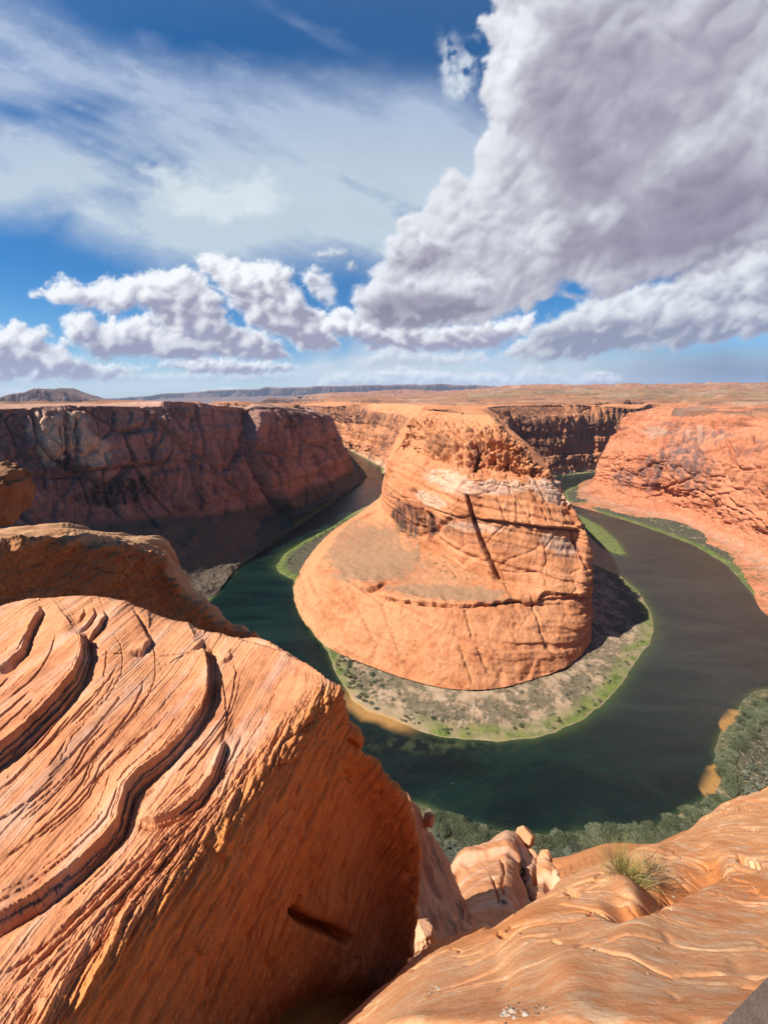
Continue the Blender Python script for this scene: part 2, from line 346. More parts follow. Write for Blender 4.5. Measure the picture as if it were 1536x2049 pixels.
# ---------------------------------------------------------------- materials
class NT:
    def __init__(s,name):
        s.m=bpy.data.materials.new(name);s.m.use_nodes=True;s.t=s.m.node_tree;s.t.nodes.clear()
    def n(s,ty,**k):
        x=s.t.nodes.new(ty)
        for a,b in k.items():
            if a.startswith('i_'):
                key=a[2:];key=int(key) if key.isdigit() else key
                s.put(x.inputs[key],b)
            else: setattr(x,a,b)
        return x
    def put(s,sock,b):
        if isinstance(b,bpy.types.NodeSocket): s.t.links.new(b,sock)
        else: sock.default_value=b
    def math(s,op,a,b=0.,c=0.,clamp=False):
        x=s.n('ShaderNodeMath',operation=op,use_clamp=clamp);s.put(x.inputs[0],a);s.put(x.inputs[1],b);s.put(x.inputs[2],c);return x.outputs[0]
    def mixc(s,f,a,b,bt='MIX'):
        x=s.n('ShaderNodeMix',data_type='RGBA',blend_type=bt);s.put(x.inputs[0],f);s.put(x.inputs[6],a);s.put(x.inputs[7],b);return x.outputs[2]
    def noise(s,vec,scale,det=4.,rough=.5,dist=0.,out=0,dim='3D'):
        x=s.n('ShaderNodeTexNoise',noise_dimensions=dim);s.put(x.inputs['Vector'],vec);x.inputs['Scale'].default_value=scale;x.inputs['Detail'].default_value=det;x.inputs['Roughness'].default_value=rough;x.inputs['Distortion'].default_value=dist;return x.outputs[out]
    def ramp(s,f,stops,interp='LINEAR'):
        x=s.n('ShaderNodeValToRGB');x.color_ramp.interpolation=interp;e=x.color_ramp.elements
        while len(e)<len(stops): e.new(.5)
        for i,(p,c) in enumerate(stops):
            e[i].position=p;e[i].color=(c if len(c)==4 else tuple(c)+(1,)) if not isinstance(c,(int,float)) else (c,c,c,1)
        s.put(x.inputs[0],f);return x.outputs[0]
    def mapr(s,v,a,b,c=0.,d=1.,smooth=True):
        x=s.n('ShaderNodeMapRange',interpolation_type='SMOOTHSTEP' if smooth else 'LINEAR');s.put(x.inputs[0],v)
        for i,k in enumerate((a,b,c,d)): x.inputs[i+1].default_value=k
        return x.outputs[0]
    def scalev(s,vec,v3):
        x=s.n('ShaderNodeVectorMath',operation='MULTIPLY');s.put(x.inputs[0],vec);x.inputs[1].default_value=v3;return x.outputs[0]
    def addv(s,a,b):
        x=s.n('ShaderNodeVectorMath',operation='ADD');s.put(x.inputs[0],a);s.put(x.inputs[1],b);return x.outputs[0]
    def dot(s,a,v3):
        x=s.n('ShaderNodeVectorMath',operation='DOT_PRODUCT');s.put(x.inputs[0],a);x.inputs[1].default_value=v3;return x.outputs['Value']
    def pos(s): return s.n('ShaderNodeNewGeometry').outputs['Position']
    def attr(s,name):
        x=s.n('ShaderNodeAttribute',attribute_name=name);y=s.n('ShaderNodeSeparateColor');s.t.links.new(x.outputs['Color'],y.inputs[0]);return y.outputs[0],y.outputs[1],y.outputs[2],x.outputs['Alpha']
    def finish(s,col,rough=.9,bump=None,bd=1.,bs=1.,spec=.25,**kw):
        p=s.n('ShaderNodeBsdfPrincipled');s.put(p.inputs['Base Color'],col);s.put(p.inputs['Roughness'],rough);p.inputs['Specular IOR Level'].default_value=spec
        for a,b in kw.items(): s.put(p.inputs[a],b)
        if bump is not None:
            b=s.n('ShaderNodeBump');b.inputs['Distance'].default_value=bd;b.inputs['Strength'].default_value=bs;s.put(b.inputs['Height'],bump);s.t.links.new(b.outputs[0],p.inputs['Normal'])
        o=s.n('ShaderNodeOutputMaterial');s.t.links.new(p.outputs[0],o.inputs[0]);return s.m
def rock_mat(name,L,c_light,c_mid,c_dark,c_varn_shade,c_soil_bounce,c_pale,qn,qs,bump=.6,green=(.05,.075,.025),streak=True,line=.35,layc=1.,fineb=.22,mottle=0.,dots=0.,jb=0.):
    """sandstone. L: size of features in metres; msk: R varnish and painted shade, G soil and painted bounce light, B plants, A pale"""
    ab=lambda c:tuple(min(.62,k*.62) for k in c[:3])+(1,)
    c_light,c_mid,c_dark,c_varn_shade,c_soil_bounce,c_pale=[ab(c) for c in (c_light,c_mid,c_dark,c_varn_shade,c_soil_bounce,c_pale)]
    s=NT(name);p=s.pos();R,G,B,A=s.attr('msk')
    big=s.noise(s.scalev(p,(1/(L*9),)*3),1.,5,.55);med=s.noise(s.scalev(p,(1/L,)*3),1.,8,.62)
    warp=s.noise(s.scalev(p,(1/(L*3),)*3),1.,4,.5)
    q=s.math('ADD',s.math('MULTIPLY',s.dot(p,qn),1/qs),s.math('MULTIPLY',warp,2.2))
    lay=s.noise(s.n('ShaderNodeCombineXYZ',i_0=q,i_1=s.math('MULTIPLY',big,.8)).outputs[0],1.,7,.68)
    v=s.math('ADD',s.math('MULTIPLY',big,.45),s.math('ADD',s.math('MULTIPLY',med,.30),s.math('MULTIPLY',lay,line)))
    tot=.45+.30+line
    col=s.ramp(v,[(tot*.36,c_dark),(tot*.46,c_mid),(tot*.54,c_light),(tot*.66,c_mid)])
    fine=s.noise(s.scalev(p,(5/L,)*3),1.,6,.7)
    col=s.mixc(s.mapr(fine,.35,.7,.0,.30),col,c_dark)
    col=s.mixc(s.mapr(lay,.56,.66,.0,.42*layc),col,c_dark);col=s.mixc(s.mapr(lay,.42,.33,.0,.35*layc),col,c_pale)
    col=s.mixc(s.math('MULTIPLY',A,s.mapr(med,.3,.6,.35,1.)),col,c_pale)
    if mottle:
        m1=s.noise(s.scalev(p,(.55/L,.95/L,.95/L)),1.,7,.66,1.6);m2=s.noise(s.scalev(p,(2.2/L,3.2/L,3/L)),1.,6,.7,.8)
        col=s.mixc(s.mapr(m1,.50,.60,0,mottle),col,c_pale);col=s.mixc(s.mapr(m1,.47,.40,0,mottle*.7),col,c_dark);col=s.mixc(s.mapr(m2,.55,.66,0,mottle*.6),col,c_pale)
    if dots:
        vd=s.n('ShaderNodeTexVoronoi',feature='F1');s.put(vd.inputs['Vector'],s.scalev(p,(dots,)*3));vd.inputs['Scale'].default_value=1.
        dm=s.math('MULTIPLY',s.mapr(vd.outputs['Distance'],.16,.10,0,1),s.mapr(s.noise(s.scalev(p,(1/(L*3),)*3),1.,4,.6),.47,.55))
        col=s.mixc(s.math('MULTIPLY',dm,.8),col,(.05,.045,.025,1))
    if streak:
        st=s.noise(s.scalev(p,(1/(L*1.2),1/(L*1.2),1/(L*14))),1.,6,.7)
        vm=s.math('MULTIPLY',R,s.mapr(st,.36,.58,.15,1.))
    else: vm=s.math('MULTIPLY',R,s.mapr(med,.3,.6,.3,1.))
    col=s.mixc(vm,col,c_varn_shade)
    col=s.mixc(s.math('MULTIPLY',G,s.mapr(fine,.3,.6,.6,1.)),col,c_soil_bounce)
    gm=s.math('MULTIPLY',B,s.mapr(s.noise(s.scalev(p,(2.5/L,)*3),1.,6,.7),.42,.6,0,1.),clamp=True)
    col=s.mixc(gm,col,green+(1,))
    h=s.math('ADD',s.math('MULTIPLY',med,.6),s.math('ADD',s.math('MULTIPLY',lay,.5*min(1,layc*1.2)),s.math('MULTIPLY',fine,fineb)))
    if jb:
        vj=s.n('ShaderNodeTexVoronoi',feature='DISTANCE_TO_EDGE');s.put(vj.inputs['Vector'],s.addv(s.scalev(p,(1/(L*.9),1/(L*.9),1/(L*.5))),s.noise(s.scalev(p,(1/L,)*3),1.,3,.6,out=1)));vj.inputs['Scale'].default_value=1.
        h=s.math('SUBTRACT',h,s.mapr(vj.outputs['Distance'],.07,.0,0,jb))
    return s.finish(col,.92,h,L*bump,.8,.15)
# photo-calibrated sandstone colours (albedo)
def rgb(r,g,b,a=1): return (r,g,b,a)
# ---------------------------------------------------------------- sky with clouds
STEP=.15
azs=np.arange(-72,72.01,STEP);els=np.arange(-4,56,STEP)
AZ,EL=np.meshgrid(azs,els)
A_,Cc=sky_fields(AZ,EL)
edge=sm(72,66,np.abs(AZ))*sm(56,52,EL)
A_=A_*edge
a=np.radians(AZ);e=np.radians(EL);RS=90000.
V=np.stack([RS*np.cos(e)*np.sin(a),RS*np.cos(e)*np.cos(a),RS*np.sin(e)+H],-1)
s=NT('sky_clouds')
x=s.n('ShaderNodeAttribute',attribute_name='cloud')
em=s.n('ShaderNodeEmission',i_0=x.outputs['Color']);tr=s.n('ShaderNodeBsdfTransparent');mx=s.n('ShaderNodeMixShader')
s.t.links.new(x.outputs['Alpha'],mx.inputs[0]);s.t.links.new(tr.outputs[0],mx.inputs[1]);s.t.links.new(em.outputs[0],mx.inputs[2])
o=s.n('ShaderNodeOutputMaterial');s.t.links.new(mx.outputs[0],o.inputs[0])
s.m.cycles.emission_sampling='NONE'
sky=mesh_np('sky',V,gridF(*AZ.shape),s.m,True,{'cloud':np.concatenate([Cc/2**.9,A_[...,None]],-1).reshape(-1,4)})
tag(sky,'blue sky with high veil on the left and heavy grey white clouds on the right','sky',kind='structure')
del A_,Cc,V
# ---------------------------------------------------------------- materials of the canyon
ORANGE=dict(c_light=rgb(.86,.385,.18),c_mid=rgb(.74,.285,.12),c_dark=rgb(.36,.12,.05),c_varn_shade=rgb(.085,.048,.04),c_soil_bounce=rgb(.42,.25,.14),c_pale=rgb(.84,.53,.37))
RED=dict(c_light=rgb(.82,.33,.17),c_mid=rgb(.66,.225,.105),c_dark=rgb(.21,.078,.045),c_varn_shade=rgb(.10,.062,.055),c_soil_bounce=rgb(.27,.16,.095),c_pale=rgb(.55,.36,.25))
SHADE=dict(c_light=rgb(.62,.33,.25),c_mid=rgb(.42,.215,.165),c_dark=rgb(.16,.08,.07),c_varn_shade=rgb(.05,.034,.032),c_soil_bounce=rgb(.12,.105,.07),c_pale=rgb(1.,.60,.38))
M_butte=rock_mat('butte_sandstone',9.,qn=(.14,.06,1.),qs=8.,bump=.22,line=.30,dots=.16,jb=.07,**ORANGE)
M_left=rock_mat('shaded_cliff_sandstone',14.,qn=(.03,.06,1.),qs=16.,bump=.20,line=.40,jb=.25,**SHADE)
M_wall=rock_mat('red_wall_sandstone',14.,qn=(.05,.03,1.),qs=13.,bump=.20,line=.35,jb=.12,dots=.1,**{**RED,'c_varn_shade':rgb(.20,.12,.105)})
M_plat=rock_mat('plateau_sandstone',60.,qn=(.02,.02,1.),qs=9.,bump=.03,line=.45,green=(.17,.16,.075),streak=False,**{**RED,'c_light':rgb(.56,.26,.13),'c_mid':rgb(.44,.19,.10)})
# ---------------------------------------------------------------- plateau height
def zplat(x,y,rough=True):
    r=np.hypot(x,y);az=np.degrees(np.arctan2(x,y))
    R_=[0,1000,1500,2500,4000,6000,9000,14000,30000]
    zr=np.interp(r,R_,[262,256,256,262,285,345,435,520,560])
    zc=np.interp(r,R_,[262,262,258,250,238,235,270,330,330])
    zl=np.interp(r,R_,[286,283,262,205,130,20,-90,-200,-260])
    w1=sm(-22,-6,az);w2=sm(4,20,az)
    z=mix(mix(zl,zc,w1),zr,w2)
    if rough:
        k=sm(600,4000,r);q=r+250*noise(x/1500,y/1500,0*x,3)
        z=z+8*sm(700,1200,r)*sm(.0,.1,fbm(x/260,y/120,0*x,5,35))+k*(30*fbm(x/900,y/420,0*x,6,21,.55,2.1,1)+16*sm(.05,.25,fbm(x/700,y/260,0*x,6,31))+14*sm(.0,.12,fbm(x/1500,y/380,0*x,6,33))-12)*mix(1,1.8,sm(3000,8000,r))+2.5*fbm(x/90,y/50,0*x+2,4,22)*sm(100,600,r)+1.6*strata(z/3+3*fbm(x/250,y/160,0*x,4,23),5)
    return z
# ---------------------------------------------------------------- the peninsula with the butte
def simple(b,r,hf=(.10,.26,.33,.62,1.),vf=(.10,.24,.50,.84,1.)):
    o=[b]
    for h,v in zip(hf,vf): o.append(np.array([mix(b[0],r[0],h),mix(b[1],r[1],h),mix(b[2],r[2],v)]))
    return o
def colN(b,r,dirn,far=350):
    o=simple(b,r);d=np.array(dirn,float);d/=np.linalg.norm(d)
    for k in (45,150,far):
        p=r+np.array([d[0],d[1],0])*k;p[2]=mix(r[2],zplat(p[0],p[1],False),min(1,k/150)) ;o.append(p)
    return o
Z,D,T,W=Zp,Dp,Tp,Wp
def colB(r0,r2,r3,r4,r5,r6,r7,r8):
    r1=r0+(r2-r0)*np.array([.36,.36,.52]);return [r0,r1,r2,r3,r4,r5,r6,r7,r8]
cols=[colN(Z(560,866,0),D(560,812,3300),(0.3,1)),colN(Z(620,876,0),D(620,812,2900),(0.4,1)),
 colN(Z(700,900,2),D(672,812,2260),(.6,1)),colN(Z(733,917,2),D(735,809,1990),(.8,1)),colN(Z(768,937,2),D(800,808,1800),(1,.6),200),
 colN(W(5,1350,3),D(838,813,1480),(1,.1),120),colN(W(2,1120,4),D(846,815,1180),(1,0),90),
 colB(Z(748,1010,6),Z(756,1008,60),D(767,1000,790),D(769,962,780),D(777,925,775),D(786,903,780),D(806,860,800),D(856,820,880)),
 colB(Z(700,1045,6),Z(738,1032,67),Z(768,1022,88),Z(769,964,147),Z(780,922,187),Z(795,893,209),D(813,855,735),D(862,823,800)),
 colB(Z(655,1080,6),Z(700,1050,68),Z(800,1045,87),Z(786,975,150),Z(805,920,194),Z(816,895,208),D(829,848,690),D(875,824,760)),
 colB(Z(618,1118,6),Z(668,1085,68),Z(850,1080,85),Z(832,1003,148),Z(850,935,195),Z(852,910,210),D(862,857,645),D(890,826,735)),
 colB(Z(592,1165,4),Z(646,1115,66),Z(872,1096,83),Z(875,1015,148),Z(885,945,196),Z(885,922,208),D(905,863,590),D(905,828,715)),
 colB(Z(591,1195,3),Z(632,1138,58),Z(888,1114,80),Z(900,1030,148),Z(915,955,196),Z(915,932,206),D(940,866,558),D(925,829,690)),
 colB(Z(600,1228,3),Z(668,1150,63),Z(925,1140,79),Z(925,1036,148),Z(945,960,197),Z(945,937,205),D(960,869,545),D(935,829,675)),
 colB(Z(630,1268,3),Z(708,1172,65),Z(965,1153,78),Z(955,1040,148),Z(975,962,197),Z(975,939,204),D(980,873,532),D(945,829,660)),
 colB(Z(668,1302,5),Z(748,1186,66),Z(1000,1161,78),Z(990,1045,149),Z(1005,962,198),Z(1005,943,204),D(1000,879,520),D(953,829,645)),
 colB(Z(735,1330,6),Z(812,1203,66),Z(1030,1166,77),Z(1025,1048,149),Z(1035,963,198),Z(1030,947,203),D(1018,886,508),D(960,829,632)),
 colB(Z(810,1357,6),Z(872,1211,66),Z(1060,1171,76),Z(1060,1051,149),Z(1062,964,198),Z(1055,951,203),D(1033,896,498),D(966,830,622)),
 colB(Z(900,1378,6),Z(932,1213,66),Z(1090,1179,75),Z(1092,1054,148),Z(1085,966,197),Z(1075,954,202),D(1046,907,490),D(971,830,614)),
 colB(Z(990,1377,6),Z(1002,1209,66),Z(1115,1185,74),Z(1125,1057,146),Z(1105,970,194),Z(1087,957,200),D(1058,920,484),D(975,830,610)),
 colB(Z(1070,1357,6),Z(1062,1201,66),Z(1143,1188,73),Z(1150,1060,142),Z(1125,990,181),D(1094,962,472),D(1070,937,482),D(980,831,610)),
 colB(Z(1130,1333,6),Z(1112,1196,66),Z(1162,1190,72),Z(1170,1078,134),D(1140,1012,448),D(1100,968,474),D(1078,945,488),D(985,831,620)),
 colB(Z(1165,1307,5),Z(1150,1194,66),D(1176,1188,418),D(1180,1095,430),D(1150,1032,455),D(1105,975,482),D(1085,955,500),D(985,831,640)),
 colB(Z(1179,1278,5),D(1181,1200,424),D(1182,1160,430),D(1183,1105,440),D(1156,1042,470),D(1108,980,500),D(1086,958,520),D(985,831,680)),
 colB(W(283,470,4),W(274,480,60),W(271,485,85),W(266,492,108),W(248,515,150),W(222,535,188),W(208,560,205),D(985,832,720)),
 colB(W(308,540,4),W(299,545,70),W(292,550,100),W(284,560,130),W(264,580,165),W(236,600,195),W(218,620,218),W(175,760,252)),
 colB(W(330,620,4),W(320,625,80),W(308,630,120),W(292,640,160),W(268,660,200),W(240,680,225),W(222,700,238),W(175,800,256)),
 colB(W(380,760,4),W(362,770,60),W(338,775,110),W(300,790,175),W(278,810,215),W(255,830,238),W(240,850,250),W(185,950,259)),
 colB(W(430,950,4),W(415,960,60),W(392,970,110),W(350,985,180),W(308,1000,225),W(275,1020,248),W(262,1050,256),W(210,1100,261)),
 colB(W(445,1170,4),W(432,1180,70),W(415,1190,120),W(380,1200,190),W(345,1210,238),W(316,1230,254),W(300,1260,260),W(240,1300,262)),
 colN(W(560,1500,3),D(976,816,1420),(-.6,1)),
 colN(Z(1112,950,3),D(1015,812,1500),(-.2,1)),colN(Z(1150,945,3),D(1080,811,1560),(0,1)),colN(Z(1185,941,3),D(1150,812,1600),(0,1)),
 colN(Z(1215,938,3),D(1215,815,1620),(.1,1)),colN(Z(1250,935,3),D(1270,818,1650),(.1,1)),colN(W(1250,1800,3),W(1320,1950,255),(0,1)),colN(W(1700,1900,3),W(1750,2050,255),(0,1))]
ctrl=np.array(cols).transpose(1,0,2)
G,u,v=loft_sharp(ctrl,(2,3,5,6,7),step=1.75,lo=2,hi=120,tr=.2)
print('peninsula',G.shape)
px,py=project(G)
x,y,z=G[...,0],G[...,1],G[...,2]
n=normals(G)
steep=sm(.75,.35,np.abs(n[...,2]))
butte=sm(7,8.5,v)*sm(25,23,v)
capm=sm(5.7,6.1,u)*sm(7.8,6.9,u)*sm(8,9,v)*sm(27,22,v)      # the craggy cap
lowm=sm(2.1,1.8,u)*butte
far=1-sm(5,8,v)*sm(29,26,v)
d=np.zeros(x.shape)
# broad rounded forms
d+=5*fbm(x/70,y/70,z/55,4,1)*(1-.55*butte)
# vertical flutes on neck and far walls
flut=fbm(x/26,y/26,z/150,4,3,.5,2.0,1)
d+=far*steep*(9*flut+6*strata(z/24+1.5*fbm(x/90,y/90,z/60,3,4),6))
d+=far*steep*7*blocks(x/38+.3*noise(x/30,y/30,z/30,72),y/38,z/80,73,.09,far*steep)
d+=far*steep*13*fbm(x/110,y/110,z/260,3,8,.5,2,1)
# cap: blocky crags
blk=fbm(x/20,y/20,z/24,5,12,.55,2.1,2)
cb=blocks(x/15+.25*noise(x/9,y/9,z/9,61),y/15,z/21,62,.10,capm,.25)
d+=capm*(9*cb+5*blocks(x/6.5+.2*noise(x/5,y/5,z/5,63),y/6.5,z/9,64,.13,capm,.25)+4*blk+5*fbm(x/6,y/6,z/7,4,11,.55,2.1,2)+7.5*fbm(x/11+.6*noise(x/30,y/30,z/30,7),y/11,z/26,4,13,.5,2.1,1))
d+=sm(6.3,7.2,u)*butte*2.2*strata(z/2.6+1.2*fbm(x/40,y/40,z/30,3,14),15)
# layered slickrock of the ridge top
d+=sm(6.9,7.5,u)*1.8*fbm(x/14,y/9,z/3,4,16,.5,2.1,1)
# upper cliffs: smooth with faint bedding
fj=blocks((x+.35*z)/34+.5*noise(x/40,y/40,z/40,74),y/60,(z-.3*x)/42,75,.045,butte*sm(2.7,3.2,u)*sm(6.2,5.6,u))
d+=butte*1.7*fj
lj=blocks((x+.5*z)/40+.4*noise(x/30,y/30,z/30,76),y/90,(z)/60,77,.035,lowm)
d+=lowm*.8*lj
d+=butte*sm(4.6,5.2,u)*sm(6.3,5.8,u)*2.6*blocks(x/13+.4*noise(x/9,y/9,z/9,78),y/13,z/8,79,.10,butte*sm(4.6,5.2,u)*sm(6.3,5.8,u))
bed=strata((z+.16*x+.05*y)/5.+1.4*fbm(x/60,y/60,z/40,3,17),18,.82)
d+=butte*sm(2.6,3.1,u)*sm(6.1,5.6,u)*(1.5*bed+1.0*fbm(x/12,y/12,z/9,4,19))
d+=butte*.38*fbm(x/4.2,y/4.2,z/2,4,20,.6)
d+=butte*sm(6.3,5.9,u)*1.5*fbm(x/16,y/16,z/30,4,28,.5,2.1,1)
# lower face: gentle swells and small steps
d+=lowm*(1.1*fbm(x/34,y/34,z/14,4,24,.5,2.1,1)+1.5*strata((z+.18*x)/6.5+1.1*fbm(x/50,y/50,z/30,3,25),26,.86)+.7*strata((z+.18*x)/2.6+1.1*fbm(x/40,y/40,z/30,3,27),29,.7))
cr=np.zeros(x.shape)
vis=butte>.02
def CR(pts,w,dep,rag=2.,side=0,attr=0):
    xs=[p[0] for p in pts];ys=[p[1] for p in pts];m=6*w+12
    k=(px>min(xs)-m)&(px<max(xs)+m)&(py>min(ys)-m)&(py<max(ys)+m)&vis
    if k.any(): cr[k]+=crack(px[k],py[k],pts,w,dep,rag,side)
def LG(pts,A,L,w=2.,rag=2.,cut=0.):
    xs=[p[0] for p in pts];ys=[p[1] for p in pts];m=5*L+12
    k=(px>min(xs)-m)&(px<max(xs)+m)&(py>min(ys)-m)&(py<max(ys)+m)&vis
    if k.any(): d[k]+=ledge(px[k],py[k],pts,A,L,w,rag,cut)
# the great diagonal fissure
CR([(934,992),(942,1015),(950,1045),(958,1068),(968,1095),(982,1125),(998,1158)],1.8,36,1.0)
LG([(998,1158),(982,1125),(968,1095),(958,1068),(950,1045),(942,1015),(934,992)],6,30,2)
# mid ledge of the upper cliff
LG([(1168,1062),(1120,1056),(1085,1054),(1058,1050),(1020,1045),(985,1040),(945,1037)][::-1],6.5,12,1.4,2,6)
LG([(945,1033),(915,1032),(895,1027),(860,1014)][::-1],3,12,1.6,1.5,2)
for pts in ([(1008,965),(1030,990),(1048,1020),(1060,1048)],[(1070,965),(1092,1000),(1103,1030)],[(1112,960),(1128,985),(1140,1010)],[(880,968),(893,1000),(897,1030)],[(975,985),(1000,1010),(1010,1042)],[(865,930),(880,955),(905,975)],[(838,945),(842,965),(845,975)],[(1040,968),(1062,985),(1080,1010),(1092,1040)]):
    CR(pts,1.6,2.6,1.5)
CR([(1140,1062),(1150,1090),(1165,1120),(1176,1140)],2.2,8,1)
CR([(1083,1060),(1090,1100),(1095,1150)],1.5,1.0,2)
# varnished scoop and alcove
CR([(828,985),(838,1010),(845,1040),(850,1070)],6,9,1.5);CR([(855,1030),(862,1045),(866,1065)],5,11,1);CR([(900,1040),(880,1052),(872,1068)],5,6,1)
LG([(852,1080),(835,1075),(815,1058),(790,1040),(768,1022)][::-1],4,14,2)
# cap features
for pts,w,dp in (([(880,872),(884,890),(886,920)],2.5,8),([(950,885),(962,900),(958,925),(955,935)],6,13),([(985,865),(1002,862),(1012,868)],4,9),([(945,862),(955,860),(960,866)],4,8),([(840,885),(860,900),(868,915)],3,5),([(1010,885),(998,905),(985,925)],3.5,7),([(1035,900),(1022,920),(1012,940)],3,6),([(915,880),(912,905),(905,925)],3,4),([(865,850),(880,845),(900,849)],2.5,5),([(1060,925),(1045,935),(1040,950)],3,5),([(975,885),(985,900),(990,915)],3,5)):
    CR(pts,w,dp,3)
# ledge of the terrace
LG([(1130,1188),(1085,1190),(1070,1200),(1062,1206),(1030,1202),(980,1211),(920,1215),(860,1211),(810,1206),(770,1197),(748,1188)][::-1],5,26,1.0,4,6)
LG([(775,1166),(757,1180),(735,1184),(712,1170),(690,1158)][::-1],5,18,1.0,3,6)
LG([(1176,1192),(1130,1188),(1100,1184)][::-1],4,10,1.4,2,5)
# old shrub lined joints of the lower face
for pts in ([(765,1210),(775,1245),(790,1280),(802,1320),(812,1335)],[(620,1160),(635,1200),(650,1250),(655,1275)],[(700,1180),(715,1215),(735,1255),(755,1295)],[(920,1295),(932,1330),(945,1365)],[(1060,1200),(1075,1250),(1095,1300),(1110,1315)],[(955,1300),(968,1330),(975,1345)],[(930,1225),(938,1255),(944,1275)],[(600,1150),(612,1190),(607,1225)]):
    CR(pts,2.4,2.2,3)
d-=cr
G=G+n*d[...,None]
# masks
R_=np.zeros(x.shape);Gs=np.zeros(x.shape);B=np.zeros(x.shape);Pa=np.zeros(x.shape)
def blob(cx,cy,rx,ry,rot=0,wob=.5):
    t=math.radians(rot);ax=px-cx;ay=py-cy
    k=(np.abs(ax)<3*max(rx,ry))&(np.abs(ay)<3*max(rx,ry));o=np.zeros(px.shape)
    ax=ax[k];ay=ay[k];uu=(ax*math.cos(t)+ay*math.sin(t))/rx;vv=(-ax*math.sin(t)+ay*math.cos(t))/ry
    rr=np.sqrt(uu*uu+vv*vv)+wob*fbm(px[k]/14,py[k]/14,0*uu,4,77)
    o[k]=sm(1.1,.75,rr);return o
soil=np.maximum.reduce([blob(760,1132,95,40,-12,.9),.9*blob(745,1092,66,48,0,.9),.9*blob(700,1115,50,38,0,.9),blob(900,1190,125,18,4,.8),.8*blob(690,1060,45,20,-35,.9),.45*blob(860,1150,120,40,8,1.)])
Gs=np.maximum(Gs,soil*butte*sm(1.5,2.0,u)*sm(3.2,2.9,u))
rub=np.maximum(blob(940,965,70,34,5),blob(920,985,45,18,0))*butte
d_rub=rub;
R_=np.maximum.reduce([1.*blob(818,1042,30,44,-35),.9*blob(862,1050,12,30),.55*blob(905,1050,30,22,20),.55*blob(880,890,30,25),.8*blob(955,905,10,28),.45*blob(1110,1085,60,14,10),.4*blob(930,1042,40,10)])*butte
Pa=np.maximum(Pa,butte*.9*np.maximum.reduce([blob(905,965,60,22,20),blob(950,1055,60,10,5),blob(860,1000,40,14,20),blob(1100,985,50,20,25),blob(1000,975,60,16,0),blob(1120,1090,45,18,20)]))
# far walls: varnish near the rim
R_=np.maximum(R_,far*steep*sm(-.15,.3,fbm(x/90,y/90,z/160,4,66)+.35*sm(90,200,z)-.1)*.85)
R_=np.maximum(R_,.85*sm(28.5,30,v)*sm(33.5,31.5,v)*sm(.6,1.5,u)*sm(5.6,5.0,u)*sm(-.45,-.1,fbm(x/60,y/60,z/60,4,67)))  # right-back wall: shadow of the neck painted in with the dark colour
Pa=np.maximum(Pa,far*sm(3,.5,u)*sm(30,8,z)*.7)
Gs=np.maximum(Gs,far*sm(7.5,8,u)*.2)
seams=np.zeros(x.shape)
B=np.clip(B+np.clip(cr/3,0,1)*lowm*.7+lowm*.25*sm(.25,.5,fbm(x/6,y/6,z/6,3,88)),0,1)*butte
B=np.maximum(B,butte*sm(2.3,2.9,u)*sm(3.15,3.0,u)*sm(.05,.3,fbm(x/9,y/9,z/9,4,89))*.8)
red=rub
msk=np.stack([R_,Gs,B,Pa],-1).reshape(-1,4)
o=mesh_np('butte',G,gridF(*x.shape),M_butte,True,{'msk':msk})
tag(o,kind='structure')
# ---------------------------------------------------------------- left canyon wall
def colL(b,foot,rim,dirn,far=420,hf=(.22,.30,.72),vf=(.40,.45,.86),zf=None):
    o=[b,b*.45+foot*.55-np.array([0,0,4]),foot]
    for h,v_ in zip(hf,vf): o.append(np.array([mix(foot[0],rim[0],h),mix(foot[1],rim[1],h),mix(foot[2],rim[2],v_)]))
    o.append(rim);dd=np.array(dirn,float);dd/=np.linalg.norm(dd)
    for k in (50,200,far,1100):
        p=rim+np.array([dd[0],dd[1],0])*k;p[2]=mix(rim[2],zplat(p[0],p[1],False),min(1,k/200));o.append(p)
    return o
LP=np.array([-100.,1300.]);LD=np.array([-.447,-.894]);LN=np.array([.894,-.447])     # the wall is straight in plan
def onwall(px_,py_,back=0.):
    r=ray(px_,py_);k=r[:2]/r[1];o=LP-LN*back
    Y=(o@LN)/(k@LN);return Dp(px_,py_,Y)
LC=[colL(Z(640,872,0),W(-700,2350,30),W(-780,2250,240),(-1,-.3)),colL(Z(690,905,0),W(-330,2050,30),W(-430,1950,240),(-1,-.3)),colL(Z(710,930,0),W(-190,1700,30),W(-330,1650,240),(-1,-.2)),
 colL(Z(728,957,0),Z(704,948,22),D(652,830,1380),(-1,.3)),
 colL(Z(700,982,0),Z(686,968,18),onwall(636,827,48),(-1,.4))]
for b,f,r in ((Z(650,1016,0),(645,1000),(600,822)),(Z(600,1050,0),(592,1035),(562,817)),(Z(565,1073,0),(565,1045),(512,817)),(Z(535,1093,0),(540,1045),(492,816)),(Z(490,1125,0),(490,1032),(455,812)),(Z(455,1160,0),(440,1030),(400,806)),(Z(432,1190,0),(370,1035),(330,803)),(W(-275,480,0),(300,1040),(318,813)),(W(-300,430,0),(220,1045),(230,812)),(W(-330,380,0),(130,1050),(130,813)),(W(-350,330,0),(40,1055),(40,816)),(W(-370,270,0),(-60,1060),(-60,819))):
    LC.append(colL(b,onwall(*f),onwall(r[0],r[1],48),(-.9,.45)))
LC+=[colL(W(-380,200,0),W(-600,300,140),W(-650,320,290),(-1,.3)),colL(W(-380,120,0),W(-660,160,140),W(-710,180,290),(-1,0)),colL(W(-350,20,0),W(-700,0,140),W(-760,0,290),(-1,-.3))]
ctrl=np.array(LC).transpose(1,0,2)
G,u,v=loft_sharp(ctrl,(2,6),step=2.0,lo=2,hi=130)
print('left',G.shape)
